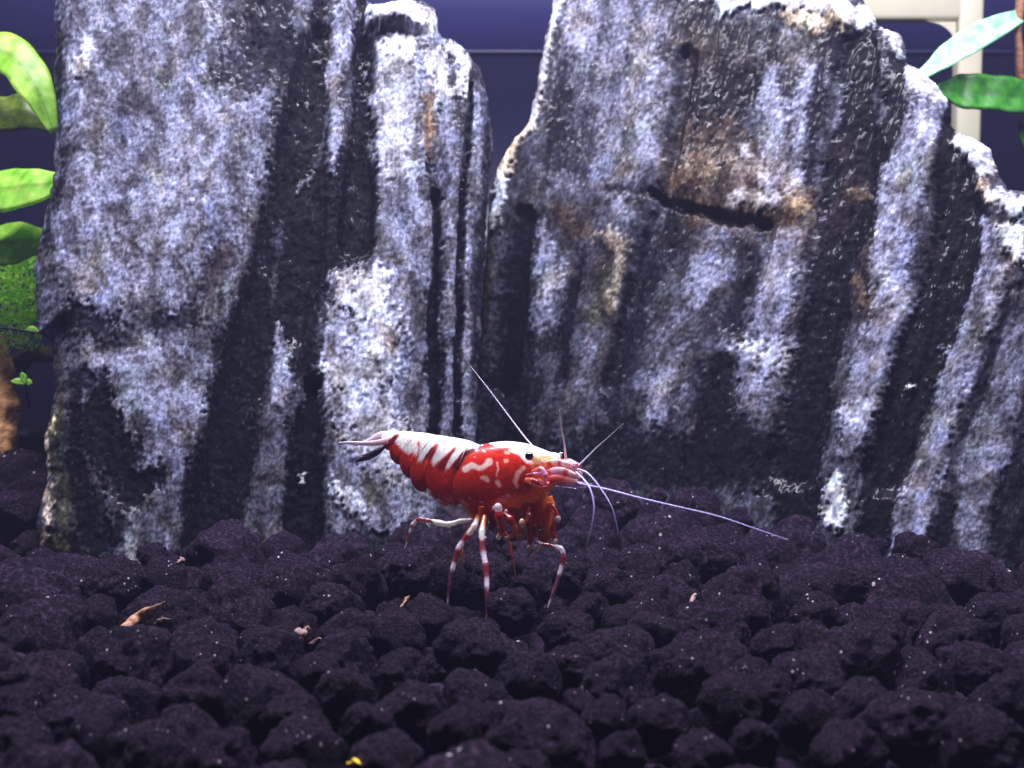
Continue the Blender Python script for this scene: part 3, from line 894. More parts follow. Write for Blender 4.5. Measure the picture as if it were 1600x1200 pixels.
anchors = [((700, 948), "the shrimp's left leg tip"), ((760, 980), "the shrimp's middle leg tip"), ((857, 950), "the shrimp's front leg tip"),
           ((633, 860), "the shrimp's raised rear leg"), ((922, 850), 'the drooping feeler tips'), ((1220, 840), 'the long feeler tip'),
           ((225, 962), 'the tan bark sliver'), ((475, 990), 'the pinkish crumpled flake'), ((555, 1195), 'the bottom yellow speck'),
           ((1305, 812), "the right stone's white foot"), ((65, 865), "the left stone's left foot"), ((1083, 935), 'the pale crumbs'),
           ((0, 1200), "the picture's lower left corner"), ((1600, 1200), "the picture's lower right corner"), ((1600, 860), "the right stone's far right foot"),
           ((345, 875), "the left stone's black vein foot"), ((800, 1200), 'bottom centre'), ((1345, 1022), 'the largest domed granule'),
           ((1180, 1200), 'the bottom edge below the crumbs'), ((940, 720), 'the gap behind the feelers'), ((60, 760), 'the driftwood post foot'), ((280, 1200), 'the bottom edge below the bark')]
dirs = ['right of', 'lower right of', 'below', 'lower left of', 'left of', 'upper left of', 'above', 'upper right of']
ranks = ['nearest', 'second', 'third', 'fourth', 'fifth', 'sixth', 'seventh', 'eighth', 'ninth', 'tenth', 'eleventh', 'twelfth', 'thirteenth', 'fourteenth', 'fifteenth']
sect = {}
for i in single:
    w_, px, py = vis[i]
    k, (ap, an) = min(enumerate(anchors), key=lambda t: math.hypot(t[1][0][0] - px, (t[1][0][1] - py) * 1.3))
    d = math.hypot(ap[0] - px, ap[1] - py)
    s8 = int(round(math.atan2(py - ap[1], px - ap[0]) / (math.pi / 4))) % 8
    sect.setdefault((k, s8), []).append((d, i))
names = {}
for (k, s8), l in sect.items():
    for n, (d, i) in enumerate(sorted(l)):
        sz = 'large' if vis[i][0] > 105 else 'medium' if vis[i][0] > 75 else 'small'
        names[i] = '%s dark soil granule, %s one %s %s' % (sz, ranks[min(n, 14)], dirs[s8], anchors[k][1])
special = {0: 'broad domed dark granule with pale specks beneath the long feeler',
           6: 'largest domed dark granule on the right side with pale specks on its crown',
           24: 'dark blocky granule with flat crown just below the middle leg tip',
           33: 'very large blurred dark granule at bottom centre',
           28: 'big smooth round dark granule right of bottom centre',
           72: 'small near-black granule leaning on the foot of the left stone'}
for n, i in enumerate(single):
    x, y, z, r, h = gr[i]
    me = variants[(i * 7 + 3) % (12 if vis[i][0] > 80 else NV)]
    o = bpy.data.objects.new('soil_granule', me)
    COL.objects.link(o)
    o.location = (x, y, z)
    sz = r * (h * 1.1 if h else random.uniform(1.0, 1.3))
    o.scale = (r, r * random.uniform(0.9, 1.08), sz)
    o.rotation_euler = (random.uniform(-.3, .3), random.uniform(-.3, .3), random.uniform(-.6, .6) + (math.pi if i % 2 else 0))
    tag(o, special.get(i, names[i]), 'soil granule', 'granules of the dark soil bed')

# everything under and beyond them: one mass
low = []
for iy in range(62):
    for ix in range(80):
        y = 4.4 + iy * 0.24 + random.uniform(-.08, .08)
        x = (ix - 40) * 0.26 + random.uniform(-.09, .09)
        if abs(x) > 0.55 * y + 0.6 or not stone_front(x, y): continue
        low.append((x, y, gz(x, y) - 0.38 + random.uniform(-.06, .06), random.uniform(.15, .22)))
small = [granule_mesh(300 + i, 3, 'small') for i in range(8)]
sv = [np.array([v.co[:] for v in m_.vertices]) for m_ in small]
sf = np.array([p.vertices[:] for p in small[0].polygons])
Vs, Fs, n0 = [], [], 0
for k, (x, y, z, r) in enumerate(low + [tuple(gr[i][:4]) for i in rest]):
    a = random.uniform(0, 6.28)
    R = np.array([[math.cos(a), -math.sin(a), 0], [math.sin(a), math.cos(a), 0], [0, 0, 1]])
    Vs.append((sv[k % 8] * r) @ R.T + (x, y, z)); Fs.append(sf + n0); n0 += len(sv[0])
bed = mesh_obj('soil_bed', np.concatenate(Vs), np.concatenate(Fs), gm)
tag(bed, 'mass of small dark soil granules filling the bed between the larger ones', 'soil', kind='stuff')
for m_ in small: bpy.data.meshes.remove(m_)


# ------------------------------------------------------------------ tubes
def catmull(P, n):
    P = [np.asarray(p, float) for p in P]
    Q = [2 * P[0] - P[1]] + P + [2 * P[-1] - P[-2]]
    out = []
    for i in range(1, len(Q) - 2):
        for k in range(n):
            t = k / n
            out.append(0.5 * ((2 * Q[i]) + (-Q[i - 1] + Q[i + 1]) * t + (2 * Q[i - 1] - 5 * Q[i] + 4 * Q[i + 1] - Q[i + 2]) * t * t
                              + (-Q[i - 1] + 3 * Q[i] - 3 * Q[i + 1] + Q[i + 2]) * t ** 3))
    out.append(P[-1])
    return np.array(out)


def tube_geo(path, rad, ns=12, flat=1.0, side=None):
    path = np.asarray(path); n = len(path)
    rad = np.asarray(rad)
    T = np.gradient(path, axis=0)
    T /= np.linalg.norm(T, axis=1)[:, None] + 1e-9
    ref = np.array(side if side is not None else (0.42, 0.9, 0.1), float)
    V = []
    for i in range(n):
        a = ref - T[i] * (ref @ T[i]); a /= np.linalg.norm(a) + 1e-9
        b = np.cross(T[i], a)
        ph = np.linspace(0, 2 * np.pi, ns, endpoint=False)
        V.append(path[i] + rad[i] * (np.outer(np.cos(ph), a) * flat + np.outer(np.sin(ph), b)))
    V = np.concatenate(V)
    Fc = [[i * ns + j, i * ns + (j + 1) % ns, (i + 1) * ns + (j + 1) % ns, (i + 1) * ns + j] for i in range(n - 1) for j in range(ns)]
    Fc.append(list(range(ns))[::-1]); Fc.append([(n - 1) * ns + j for j in range(ns)])
    t = np.repeat(np.linspace(0, 1, n), ns)
    return V, Fc, t


# ------------------------------------------------------------------ the shrimp
YAW = math.radians(25)
sdv = np.array([math.cos(YAW), -math.sin(YAW), 0])
nside = np.array([-math.sin(YAW), -math.cos(YAW), 0])      # towards the camera
P0s = np.array(at(740, 740, 9.15))


def onplane(px, py, lat=0.0):
    """photo pixel -> the shrimp's plane of symmetry, or a plane lat cm nearer to the camera than it"""
    r = ray(px, py)
    c = np.array([0, 0, H])
    t = ((P0s + nside * lat - c) @ nside) / (r @ nside)
    return c + r * t


shr = empty('shrimp', (onplane(760, 965)).tolist())
tag(shr, 'red and white dwarf shrimp standing on the dark soil facing right', 'shrimp')

RED = (214, 44, 26); DRED = (112, 12, 24); ORG = (252, 132, 38); WH = (255, 246, 246); PW = (250, 205, 190); LORG = (245, 150, 60)
PK = (250, 170, 195)
body_strokes = [
    ((255, 150, 50), .97, 16, [(775, 808, 16), (822, 788, 34), (852, 764, 28)]),
    ((200, 46, 18), .8, 18, [(735, 770, 20), (780, 760, 26), (810, 745, 24)]),
    ((190, 50, 16), .7, 12, [(820, 730, 14), (820, 760, 14)]),
    (ORG, .9, 8, [(868, 745, 12), (858, 765, 12), (840, 785, 14)]),
    (LORG, .6, 8, [(845, 768, 8), (820, 785, 8), (850, 780, 8)]),
    # white back
    (WH, 1, 3, [(560, 690, 10), (600, 672, 12), (622, 676, 15), (632, 692, 10), (638, 700, 9)]),
    (WH, 1, 3, [(612, 672, 14), (660, 676, 14), (700, 684, 12), (745, 695, 10)]),
    (WH, 1, 3, [(640, 688, 12), (648, 703, 6), (650, 710, 2)]),
    (WH, 1, 3, [(668, 690, 12), (660, 712, 5), (655, 720, 3)]),
    (WH, 1, 3, [(700, 692, 12), (685, 712, 7), (678, 722, 4)]),
    (WH, 1, 3, [(730, 694, 9), (708, 715, 5), (698, 732, 2)]),
    (DRED, 1, 3, [(602, 700, 4), (612, 690, 5), (620, 680, 3), (624, 677, 1)]),
    (DRED, 1, 3, [(668, 715, 5), (676, 704, 5), (682, 699, 1)]),
    (DRED, .9, 3, [(690, 728, 6), (700, 714, 3), (712, 701, 1)]),
    (DRED, 1, 3, [(740, 703, 3), (725, 710, 5), (712, 730, 6)]),
    # carapace white crest
    (WH, 1, 3, [(772, 686, 10), (790, 690, 11), (812, 692, 10), (830, 698, 14), (850, 708, 14), (872, 714, 12)]),
    (WH, 1, 3, [(800, 700, 6), (815, 708, 5), (826, 716, 8), (838, 722, 6)]),
    ((180, 30, 30), .95, 2, [(752, 702, 6), (765, 699, 2), (771, 694, 1)]),
    ((180, 30, 30), .95, 2, [(777, 706, 3), (790, 701, 3), (798, 700, 1)]),
    ((235, 200, 120), .8, 4, [(846, 717, 4), (860, 716, 4)]),
    ((200, 120, 40), .6, 3, [(843, 714, 1.5), (858, 713, 1)]),
    ((240, 150, 90), .8, 5, [(832, 728, 4), (850, 728, 4), (866, 724, 4)]),
    # spots
    ((255, 224, 214), 1, 2, [(727, 733, 5), (737, 727, 4.5), (750, 732, 3.5), (757, 729, 3.5), (764, 722, 6)]),
    (PW, 1, 1.6, [(754, 746, 3), (760, 748, 3.4), (762, 751, 3)]),
    (PW, 1, 1.6, [(777, 753, 3.6), (780, 758, 3.8)]),
    (PW, .9, 1.6, [(791, 720, 3.6)]),
    (PW, .8, 1.6, [(791, 707, 3), (795, 708, 2)]),
    (PW, .9, 1.2, [(777, 723, 1.4), (778, 733, 1.5), (775, 743, 1.2)]),
    (PW, .8, 1.2, [(755, 704, 1.8), (758, 706, 1.6)]), (PW, .7, 1.2, [(742, 714, 1.2)]),
    (PW, .95, 2, [(818, 731, 3), (809, 740, 3.6), (805, 752, 3.6), (808, 760, 3)]),
    (PW, .8, 1.3, [(750, 784, 1.6), (753, 785, 1.6)]), (PW, .8, 1.3, [(734, 778, 1.4)]), (PW, .8, 1.3, [(793, 774, 1.6), (797, 776, 1.4)]),
    (PW, .7, 1.6, [(852, 766, 3), (855, 770, 2.6)]),
    ((120, 10, 10), .5, 4, [(826, 745, 4), (838, 752, 4), (822, 756, 3)]),
]
paint_m = painted('shrimp_shell', 0.34, 0.45, 0.3, 0.12, speck=0.30, thru=0.18)
flesh_m = painted('shrimp_flesh', 0.25, 0.3, 0.4, 0.0, alpha=0.92, speck=0.3, thru=0.55)
leg_m = painted('shrimp_leg', 0.2, 0.35, 0.6, 0.0, trans=0.35, alpha=0.86, speck=0.3)


def paint_body(V, base=RED):
    V = np.asarray(V)
    lat = (V - P0s) @ nside
    Vm = V + np.outer(np.abs(lat) - lat, nside)          # the far side mirrors the near side
    px, py = proj(Vm)
    wp = (0.9 * fbm(px / 6, py / 6, 2, 5), 0.9 * fbm(px / 7, py / 7, 2, 6))
    c = paint(px, py, base, body_strokes, wp)
    fl = smooth(fbm(px / 2.6, py / 2.6, 2, 8) * 4 - 2.0)[:, None] * 0.35   # pale freckles
    return c * (1 - fl) + s2l((235, 120, 80)) * fl


def loft(name, tops, bots, wid, bow=None, n=64, ns=72, flare=None, base=RED, close=True, powr=0.9, m=paint_m, parent=shr, paintf=None):
    """tops/bots: photo pixels along the symmetry plane; wid: half width in pixels"""
    k = len(tops)
    T = catmull([np.array(p) for p in tops], max(2, n // (k - 1)))
    Bt = catmull([np.array(p) for p in bots], max(2, n // (k - 1)))
    Wd = catmull([np.array([q, 0]) for q in wid], max(2, n // (k - 1)))[:, 0]
    bw = catmull([np.array([q, 0]) for q in (bow or [0] * k)], max(2, n // (k - 1)))[:, 0]
    V = []
    ph = np.linspace(0, 2 * np.pi, ns, endpoint=False)
    for i in range(len(T)):
        cs, sn = np.cos(ph), np.sin(ph)
        c2 = np.sign(cs) * np.abs(cs) ** powr
        cx = (T[i] + Bt[i])[:, None] / 2 + np.outer((T[i] - Bt[i]) / 2, c2)
        cx = cx.T
        bx = cx[:, 0] + bw[i] * (1 - c2 ** 2)
        base_ = np.array([onplane(a, b) for a, b in zip(bx, cx[:, 1])])
        w_ = np.abs(Wd[i]) * 9.15 / F
        s2 = np.sign(sn) * np.abs(sn) ** 0.85
        # wider low down, narrow keel on the back
        w2 = w_ * (0.92 - 0.12 * cs)
        V.append(base_ + np.outer(s2 * w2, nside))
    n = len(V)
    V = np.concatenate(V)
    Fc = [[i * ns + j, i * ns + (j + 1) % ns, (i + 1) * ns + (j + 1) % ns, (i + 1) * ns + j] for i in range(n - 1) for j in range(ns)]
    if close:
        Fc.append(list(range(ns))[::-1]); Fc.append([(n - 1) * ns + j for j in range(ns)])
    col = paintf(V) if paintf else paint_body(V, base)
    return mesh_obj(name, V, Fc, m, parent, col)


# carapace with its short rostrum
loft('carapace',
     [(742, 700), (746, 697), (760, 693), (790, 689.5), (820, 693), (842, 700), (858, 706), (868, 707.5), (874, 711)],
     [(736, 786), (738, 796), (750, 801), (780, 801), (812, 796), (840, 786), (858, 768), (868, 745), (876, 722)],
     [22, 28, 33, 34, 31, 25, 17, 10, 3], [-22, -25, -18, -6, 0, 0, 2, 2, 0], n=168, ns=176)


# abdomen: overlapping ring segments with rounded side plates
def segment(tf, tr, bf, br, bulge, wf, wr, base=RED):
    tops, bots, wid = [], [], []
    K_ = 9
    for i in range(K_):
        t = i / (K_ - 1)
        s = math.sqrt(max(0, 1 - (2 * t - 1) ** 2))
        tops.append((tf[0] + (tr[0] - tf[0]) * t, tf[1] + (tr[1] - tf[1]) * t - 1.6 * s))
        bots.append((bf[0] + (br[0] - bf[0]) * t, bf[1] + (br[1] - bf[1]) * t + bulge * s))
        wid.append(wf + (wr - wf) * t + 1.6 * s)
    return loft('abdomen_segment', tops, bots, wid, [-3] * K_, n=32, ns=64, base=base, powr=0.85)


segment((756, 699), (728, 690), (735, 770), (702, 765), 16, 24, 26)
segment((634, 676), (604, 674), (618, 694), (600, 690), 12, 12, 8)
segment((656, 678), (626, 674), (637, 708), (611, 703), 20, 16, 12)
segment((682, 681), (650, 676), (656, 725), (627, 717), 26, 20, 16)
segment((708, 685), (674, 680), (676, 742), (643, 734), 30, 24, 20)
segment((738, 691), (698, 683), (722, 768), (668, 742), 34, 29, 25)

# tail fan
fan_m = painted('tail_fan', 0.25, 0.3, 0.5, 0.0, trans=0.2, alpha=0.9)


def blade(name, pts, rad, lat, col, flat=0.25, m=fan_m, parent=shr, ns=14, n=10):
    P = catmull([onplane(a, b, l) for (a, b), l in zip(pts, lat)], n)
    R = catmull([np.array([q, 0]) for q in rad], n)[:, 0] * 9.15 / F
    V, Fc, t = tube_geo(P, np.abs(R), ns, flat, nside)
    c = col(t) if callable(col) else np.tile(s2l(col), (len(V), 1))
    return mesh_obj(name, V, Fc, m, parent, c)


def fade(a, b):
    a, b = s2l(a), s2l(b)
    return lambda t: a + (b - a) * t[:, None]


blade('telson', [(612, 683), (596, 682), (580, 688), (566, 693), (548, 695)], [9, 8.5, 5, 2.6, .6], [0, 0, 0, 0, 0], fade((255, 214, 222), (236, 214, 240)), 0.5)
blade('uropod', [(606, 688), (590, 692), (570, 693), (545, 692), (529, 692)], [5, 5, 3.6, 2.8, 1.2], [.08, .12, .15, .18, .2], fade((250, 190, 205), (240, 225, 250)), 0.3)
blade('uropod', [(606, 686), (590, 688), (570, 691), (552, 697)], [5, 5, 3.6, 1.2], [-.08, -.12, -.15, -.18], fade((250, 190, 205), (240, 225, 250)), 0.3)
blade('uropod', [(600, 698), (590, 706), (575, 714), (556, 721)], [3, 5, 5, 2], [.05, .08, .10, .12], (16, 12, 34), 0.3)
blade('uropod', [(602, 696), (592, 703), (580, 709), (566, 712)], [3, 4, 4, 1.5], [-.05, -.08, -.10, -.12], (40, 24, 50), 0.3)

# head
eye_m = plain('eye_black', (14, 6, 10), 0.12, coat=1, var=0.1)


def ball(name, c, r, m, parent=shr, sc=(1, 1, 1), col=None):
    bm = bmesh.new()
    bmesh.ops.create_uvsphere(bm, u_segments=24, v_segments=16, radius=r)
    V = np.array([v.co[:] for v in bm.verts]) * sc + np.asarray(c)
    bm.verts.index_update()
    Fc = [[v.index for v in f.verts] for f in bm.faces]
    bm.free()
    cc = np.tile(s2l(col), (len(V), 1)) if col is not None else None
    return mesh_obj(name, V, Fc, m, parent, cc)


u = 9.15 / F
e1 = onplane(827, 712.5, 0.19)
eye = ball('eye', e1, 6.6 * u, eye_m)
eye2 = ball('eye', onplane(876.5, 711.5, -0.15), 6.2 * u, eye_m)


def stalk(a, b, la, lb, r0, r1, col):
    P = catmull([onplane(*a, la), (onplane(*a, la) + onplane(*b, lb)) / 2, onplane(*b, lb)], 6)
    V, Fc, t = tube_geo(P, np.linspace(r0, r1, len(P)) * u, 14)
    return mesh_obj('eye_stalk', V, Fc, leg_m, shr, np.tile(s2l(col), (len(V), 1)))


stalk((840, 719), (829, 713.5), .08, .16, 5.5, 5, (252, 200, 150))
stalk((862, 716), (876, 712), -.05, -.14, 4.5, 4.5, (252, 200, 150))


def limb(name, pts, rad, lat, bands, m=None, ns=12, n=10, sub=shr, knob=0.22):
    """bands: list of (t, rgb) with hard changes"""
    m = m or leg_m
    P = catmull([onplane(a, b, l) for (a, b), l in zip(pts, lat)], n)
    R = catmull([np.array([q, 0]) for q in rad], n)[:, 0]
    R = np.maximum(np.abs(R), 0.35) * 0.88
    # slightly swollen joints
    for k in range(1, len(pts) - 1):
        i = k * n
        for j in range(-2, 3):
            if 0 <= i + j < len(R): R[i + j] *= 1 + knob * (1 - abs(j) / 3)
    V, Fc, _ = tube_geo(P, R * u, ns)
    seg = np.linalg.norm(np.diff(P, axis=0), axis=1)
    L = np.concatenate([[0], np.cumsum(seg)]); L /= L[-1]
    t = np.repeat(L, ns)
    px, py = proj(V)
    t2 = t + 0.03 * fbm(px / 3, py / 3, 2, 3)
    c = np.zeros((len(V), 3))
    ts = [b[0] for b in bands]
    for k, (tt, rgb) in enumerate(bands):
        mk = smooth((t2 - tt) / 0.03 + 0.5)[:, None] if k else np.ones((len(V), 1))
        c = c * (1 - mk) + s2l(rgb) * mk
    return mesh_obj(name, V, Fc, m, sub, c)


LR = (132, 40, 58); LW = (236, 206, 222); LP = (190, 150, 190); LD = (96, 44, 70); CR = (250, 226, 220)
# walking legs on the near side
limb('leg', [(742, 812), (720, 814), (702, 819), (686, 817), (657, 812), (645, 820), (638, 842), (632, 858)], [4, 4, 5, 5, 4.4, 3.6, 2.2, 1], [.12, .16, .2, .22, .25, .27, .3, .3],
     [(0, CR), (.46, LR), (.66, LW), (.72, LR), (.76, LW), (.8, LR), (.9, LP)])
limb('leg', [(748, 806), (741, 822), (730, 838), (716, 858), (707, 890), (702, 915), (699, 946)], [5, 5, 5.6, 4.8, 4, 3.2, 1.2], [.12, .22, .26, .32, .38, .42, .46],
     [(0, ORG), (.07, CR), (.24, LR), (.35, LW), (.43, LR), (.58, LW), (.65, LD), (.93, LP)])
limb('leg', [(758, 806), (753, 832), (755, 862), (759, 885), (761, 930), (760, 979)], [5, 5, 5, 5, 3.8, 1.4], [.14, .26, .34, .40, .5, .58],
     [(0, ORG), (.12, CR), (.25, LR), (.36, LW), (.46, LR), (.60, LW), (.68, LD), (.93, LP)])
limb('leg', [(835, 820), (838, 846), (858, 852), (876, 857), (880, 872), (873, 900), (864, 926), (856, 949)], [4, 4, 3.6, 4.2, 4.4, 3.4, 2.6, 1], [.1, .1, .1, .12, .14, .2, .26, .3],
     [(0, (160, 30, 24)), (.12, LW), (.22, LR), (.37, LW), (.48, LR), (.60, LW), (.68, (120, 60, 90)), (.92, LW)])
limb('leg', [(840, 852), (830, 862), (820, 877)], [3.4, 3, 1], [.06, .08, .1], [(0, LW), (.3, (170, 110, 150)), (.8, LW)])
limb('leg', [(850, 852), (838, 858), (828, 872)], [2.6, 2.4, .8], [-.1, -.1, -.1], [(0, (150, 80, 110)), (.6, LP)])
# far side walking legs
limb('leg', [(775, 806), (792, 840), (800, 868), (806, 905)], [4, 3.6, 3, 1.2], [-.12, -.2, -.26, -.3], [(0, (150, 40, 26)), (.4, LD), (.8, LD)])
limb('leg', [(742, 806), (728, 838), (722, 862), (724, 892)], [4, 3.4, 2.6, 1], [-.12, -.2, -.26, -.3], [(0, (150, 60, 50)), (.35, LD), (.8, LD)])
# claw legs folded under the head
RO = (214, 50, 24); RD = (158, 28, 26); TO = (244, 128, 56)
limb('claw_leg', [(770, 796), (778, 792), (780, 806), (784, 826), (778, 842)], [4, 6, 7, 6, 4], [.16, .2, .22, .22, .2], [(0, RO), (.10, (255, 214, 235)), (.34, RD), (.86, PW)])
limb('claw_leg', [(783, 800), (798, 812), (806, 832), (790, 842)], [6, 7, 5, 3], [.12, .16, .16, .14], [(0, RD), (.5, TO), (.85, PW)])
limb('claw_leg', [(828, 792), (826, 815), (829, 838), (826, 856)], [4, 5.4, 5, 4], [.10, .12, .12, .1], [(0, RO), (.2, RD), (.9, PW)])
limb('claw_leg', [(846, 784), (862, 792), (871, 810), (864, 826), (868, 846)], [5, 5.4, 5, 5, 4], [-.02, 0, .02, .02, 0], [(0, TO), (.2, RD), (.48, (255, 225, 225)), (.56, RD), (.95, PW)])
limb('maxilliped', [(806, 790), (810, 812), (818, 818), (812, 845)], [6, 8, 8, 5], [.04, .05, .05, .04], [(0, (250, 140, 60)), (.5, PW), (.66, (240, 140, 80))])
limb('maxilliped', [(838, 784), (846, 806), (848, 830), (844, 850)], [10, 11, 9, 5], [.0, .0, .0, .0], [(0, (250, 150, 60)), (.5, (244, 140, 66)), (.9, (236, 130, 80))], knob=0, m=flesh_m)
limb('maxilliped', [(856, 776), (862, 800), (862, 826), (856, 842)], [8, 9, 7, 4], [-.06, -.06, -.05, -.05], [(0, (250, 150, 66)), (.5, (236, 130, 66)), (.9, TO)], knob=0, m=flesh_m)
for (x0, y0, x1, y1, r_, lt) in ((738, 786, 744, 816, 10, .10), (756, 790, 758, 820, 10, .12), (776, 792, 780, 816, 10, .08), (800, 788, 806, 822, 12, .05), (824, 782, 830, 826, 13, .04)):
    limb('leg_base', [(x0, y0), ((x0 + x1) / 2 - 1, (y0 + y1) / 2), (x1, y1)], [r_, r_ * .9, r_ * .45], [lt, lt, lt + .02], [(0, (232, 84, 26)), (.5, (240, 120, 44)), (.85, (214, 60, 30))], knob=0, m=flesh_m)
limb('mouthpart', [(842, 776), (848, 800), (850, 826), (846, 852)], [15, 16, 13, 6], [-.02, -.02, -.02, -.02], [(0, (252, 146, 50)), (.5, (252, 164, 84)), (.9, (236, 120, 70))], knob=0, m=flesh_m)
limb('maxilliped', [(768, 796), (772, 815), (765, 828)], [9, 8, 4], [0, 0, 0], [(0, RO), (.5, (190, 60, 20))], knob=0, m=flesh_m)
limb('maxilliped', [(746, 796), (748, 810), (744, 820)], [12, 10, 4], [0, 0, 0], [(0, (190, 60, 20)), (.5, (190, 90, 50))], knob=0, m=flesh_m)
# small joints and beads on the mouthparts
for (x, y, r, l, c) in ((779, 793, 5.5, .28, (255, 214, 240)), (791, 799, 3, .22, (250, 190, 215)), (816, 817, 6, .16, PW), (871, 811, 4.5, .10, (255, 225, 235)),
                        (790, 842, 4, .2, PW), (828, 804, 2.6, .18, PW), (826, 856, 3.6, .14, PW), (868, 846, 3.6, .06, PW), (813, 838, 3.4, .12, PW)):
    ball('joint', onplane(x, y, l), r * .82 * u, leg_m, shr, (1, .8, 1.35), tuple(q * .93 for q in c))
ball('egg_speck', onplane(845, 829, .10), 3 * u, eye_m)

# antennule bases, antenna bases, scales
limb('antennule_base', [(850, 724), (868, 722), (884, 724), (895, 728)], [5, 6, 5, 3.5], [.05, .04, .03, .02], [(0, (240, 140, 70)), (.28, (255, 225, 225)), (.5, (220, 60, 80)), (.62, (255, 220, 225)), (.85, PK)])
limb('antennule_base', [(872, 720), (890, 722), (902, 727), (907, 730)], [4, 5, 4.4, 2.5], [-.05, -.05, -.04, -.03], [(0, (200, 40, 50)), (.35, (255, 225, 230)), (.8, (230, 90, 120))])
blade('antennal_scale', [(855, 738), (872, 736), (890, 741), (906, 748)], [4, 6.4, 6, 2.5], [.12, .13, .12, .1], lambda t: np.where((t % .5 > .12)[:, None], s2l((250, 176, 208)), s2l((214, 56, 84))), 0.35)
blade('antennal_scale', [(862, 731), (880, 731), (896, 736), (910, 742)], [3, 4.6, 5, 2.5], [-.03, -.03, -.04, -.05], (240, 150, 180), 0.35)
blade('mouth_plate', [(856, 750), (876, 747), (890, 749), (902, 752)], [6, 6, 4.6, 2], [.08, .08, .08, .08], fade((226, 60, 50), (250, 150, 170)), 0.4)
limb('antenna_base', [(832, 738), (845, 733), (852, 742), (850, 754), (842, 750)], [4, 4.5, 4.4, 4, 3], [.2, .2, .2, .19, .17], [(0, (240, 110, 110)), (.3, (236, 150, 210)), (.8, (230, 90, 90))])
limb('antenna_base', [(822, 742), (836, 740), (856, 740)], [1.6, 1.8, 1.5], [.23, .23, .2], [(0, (220, 80, 110)), (.4, (245, 160, 220))])
limb('antenna_base', [(822, 750), (832, 752), (845, 756), (858, 756)], [5, 6, 6, 4], [.15, .16, .14, .1], [(0, (230, 90, 60)), (.3, (150, 18, 12)), (.6, (220, 60, 50))])
tr_m = painted('clear_scale', 0.15, 0.1, 0.8, 0.0, trans=0.3, alpha=0.5)
blade('clear_scale', [(862, 754), (880, 755), (900, 757), (926, 757)], [5, 6, 6, 1.5], [.06, .06, .06, .06], fade((210, 70, 90), (180, 170, 235)), 0.3, tr_m)

# feelers
ant_m = painted('feeler', 0.3, 0.1, 0.4, 0.0, alpha=0.85)


def feeler(name, pts, lat, r0, r1, c0, c1):
    n = 14
    P = catmull([onplane(a, b, l) for (a, b), l in zip(pts, lat)], n)
    R = np.linspace(r0, r1, len(P)) * 0.8 * (1 + 0.16 * (np.arange(len(P)) % 2))
    V, Fc, t = tube_geo(P, R * u, 8)
    c = fade(c0, c1)(t)
    return mesh_obj(name, V, Fc, ant_m, shr, c)


VL = (190, 176, 232); VB = (140, 130, 230); GY = (150, 140, 165)
feeler('antenna', [(868, 726), (850, 712), (826, 690), (795, 650), (765, 610), (735, 572)], [-.05, -.12, -.2, -.3, -.4, -.5], 2.0, .8, (220, 205, 225), (120, 115, 140))
feeler('antenna', [(895, 752), (912, 757), (950, 765), (1000, 778), (1060, 792), (1120, 806), (1180, 826), (1232, 844)], [.06, .08, .12, .18, .25, .32, .4, .45], 2.2, .7, VL, (120, 110, 170))
feeler('antennule', [(888, 728), (884, 715), (882, 695), (877, 668), (874, 640)], [.02, .02, 0, 0, 0], 2.9, .5, (240, 170, 190), (130, 130, 160))
feeler('antennule', [(904, 728), (914, 718), (932, 700), (952, 682), (974, 662)], [-.02, -.04, -.08, -.1, -.12], 1.9, .6, (225, 215, 240), (90, 90, 105))
feeler('antennule', [(900, 738), (911, 748), (922, 764), (928, 790), (925, 820), (917, 852)], [.1, .14, .2, .26, .3, .32], 2.2, .8, VL, (120, 105, 150))
feeler('antennule', [(902, 733), (916, 738), (930, 752), (947, 776), (958, 798), (966, 832)], [.05, .08, .12, .18, .22, .25], 2.0, .7, VL, (120, 105, 150))

# swimming legs under the tail, nearly clear
pl_m = painted('clear_flesh', 0.3, 0.2, 0.5, 0.0, trans=0.0, alpha=0.30)
for (x, y, dx, dy, r) in ((668, 762, 10, 16, 7), (684, 775, 10, 18, 8), (700, 785, 10, 22, 9), (716, 792, 8, 26, 9), (728, 796, 4, 28, 8)):
    blade('swimmeret', [(x, y), (x + dx * .4, y + dy * .4), (x + dx, y + dy)], [r * .8, r, 2], [.08, .1, .1], (214, 190, 190), 0.4, pl_m)

# ------------------------------------------------------------------ plants
leaf_mats = {}


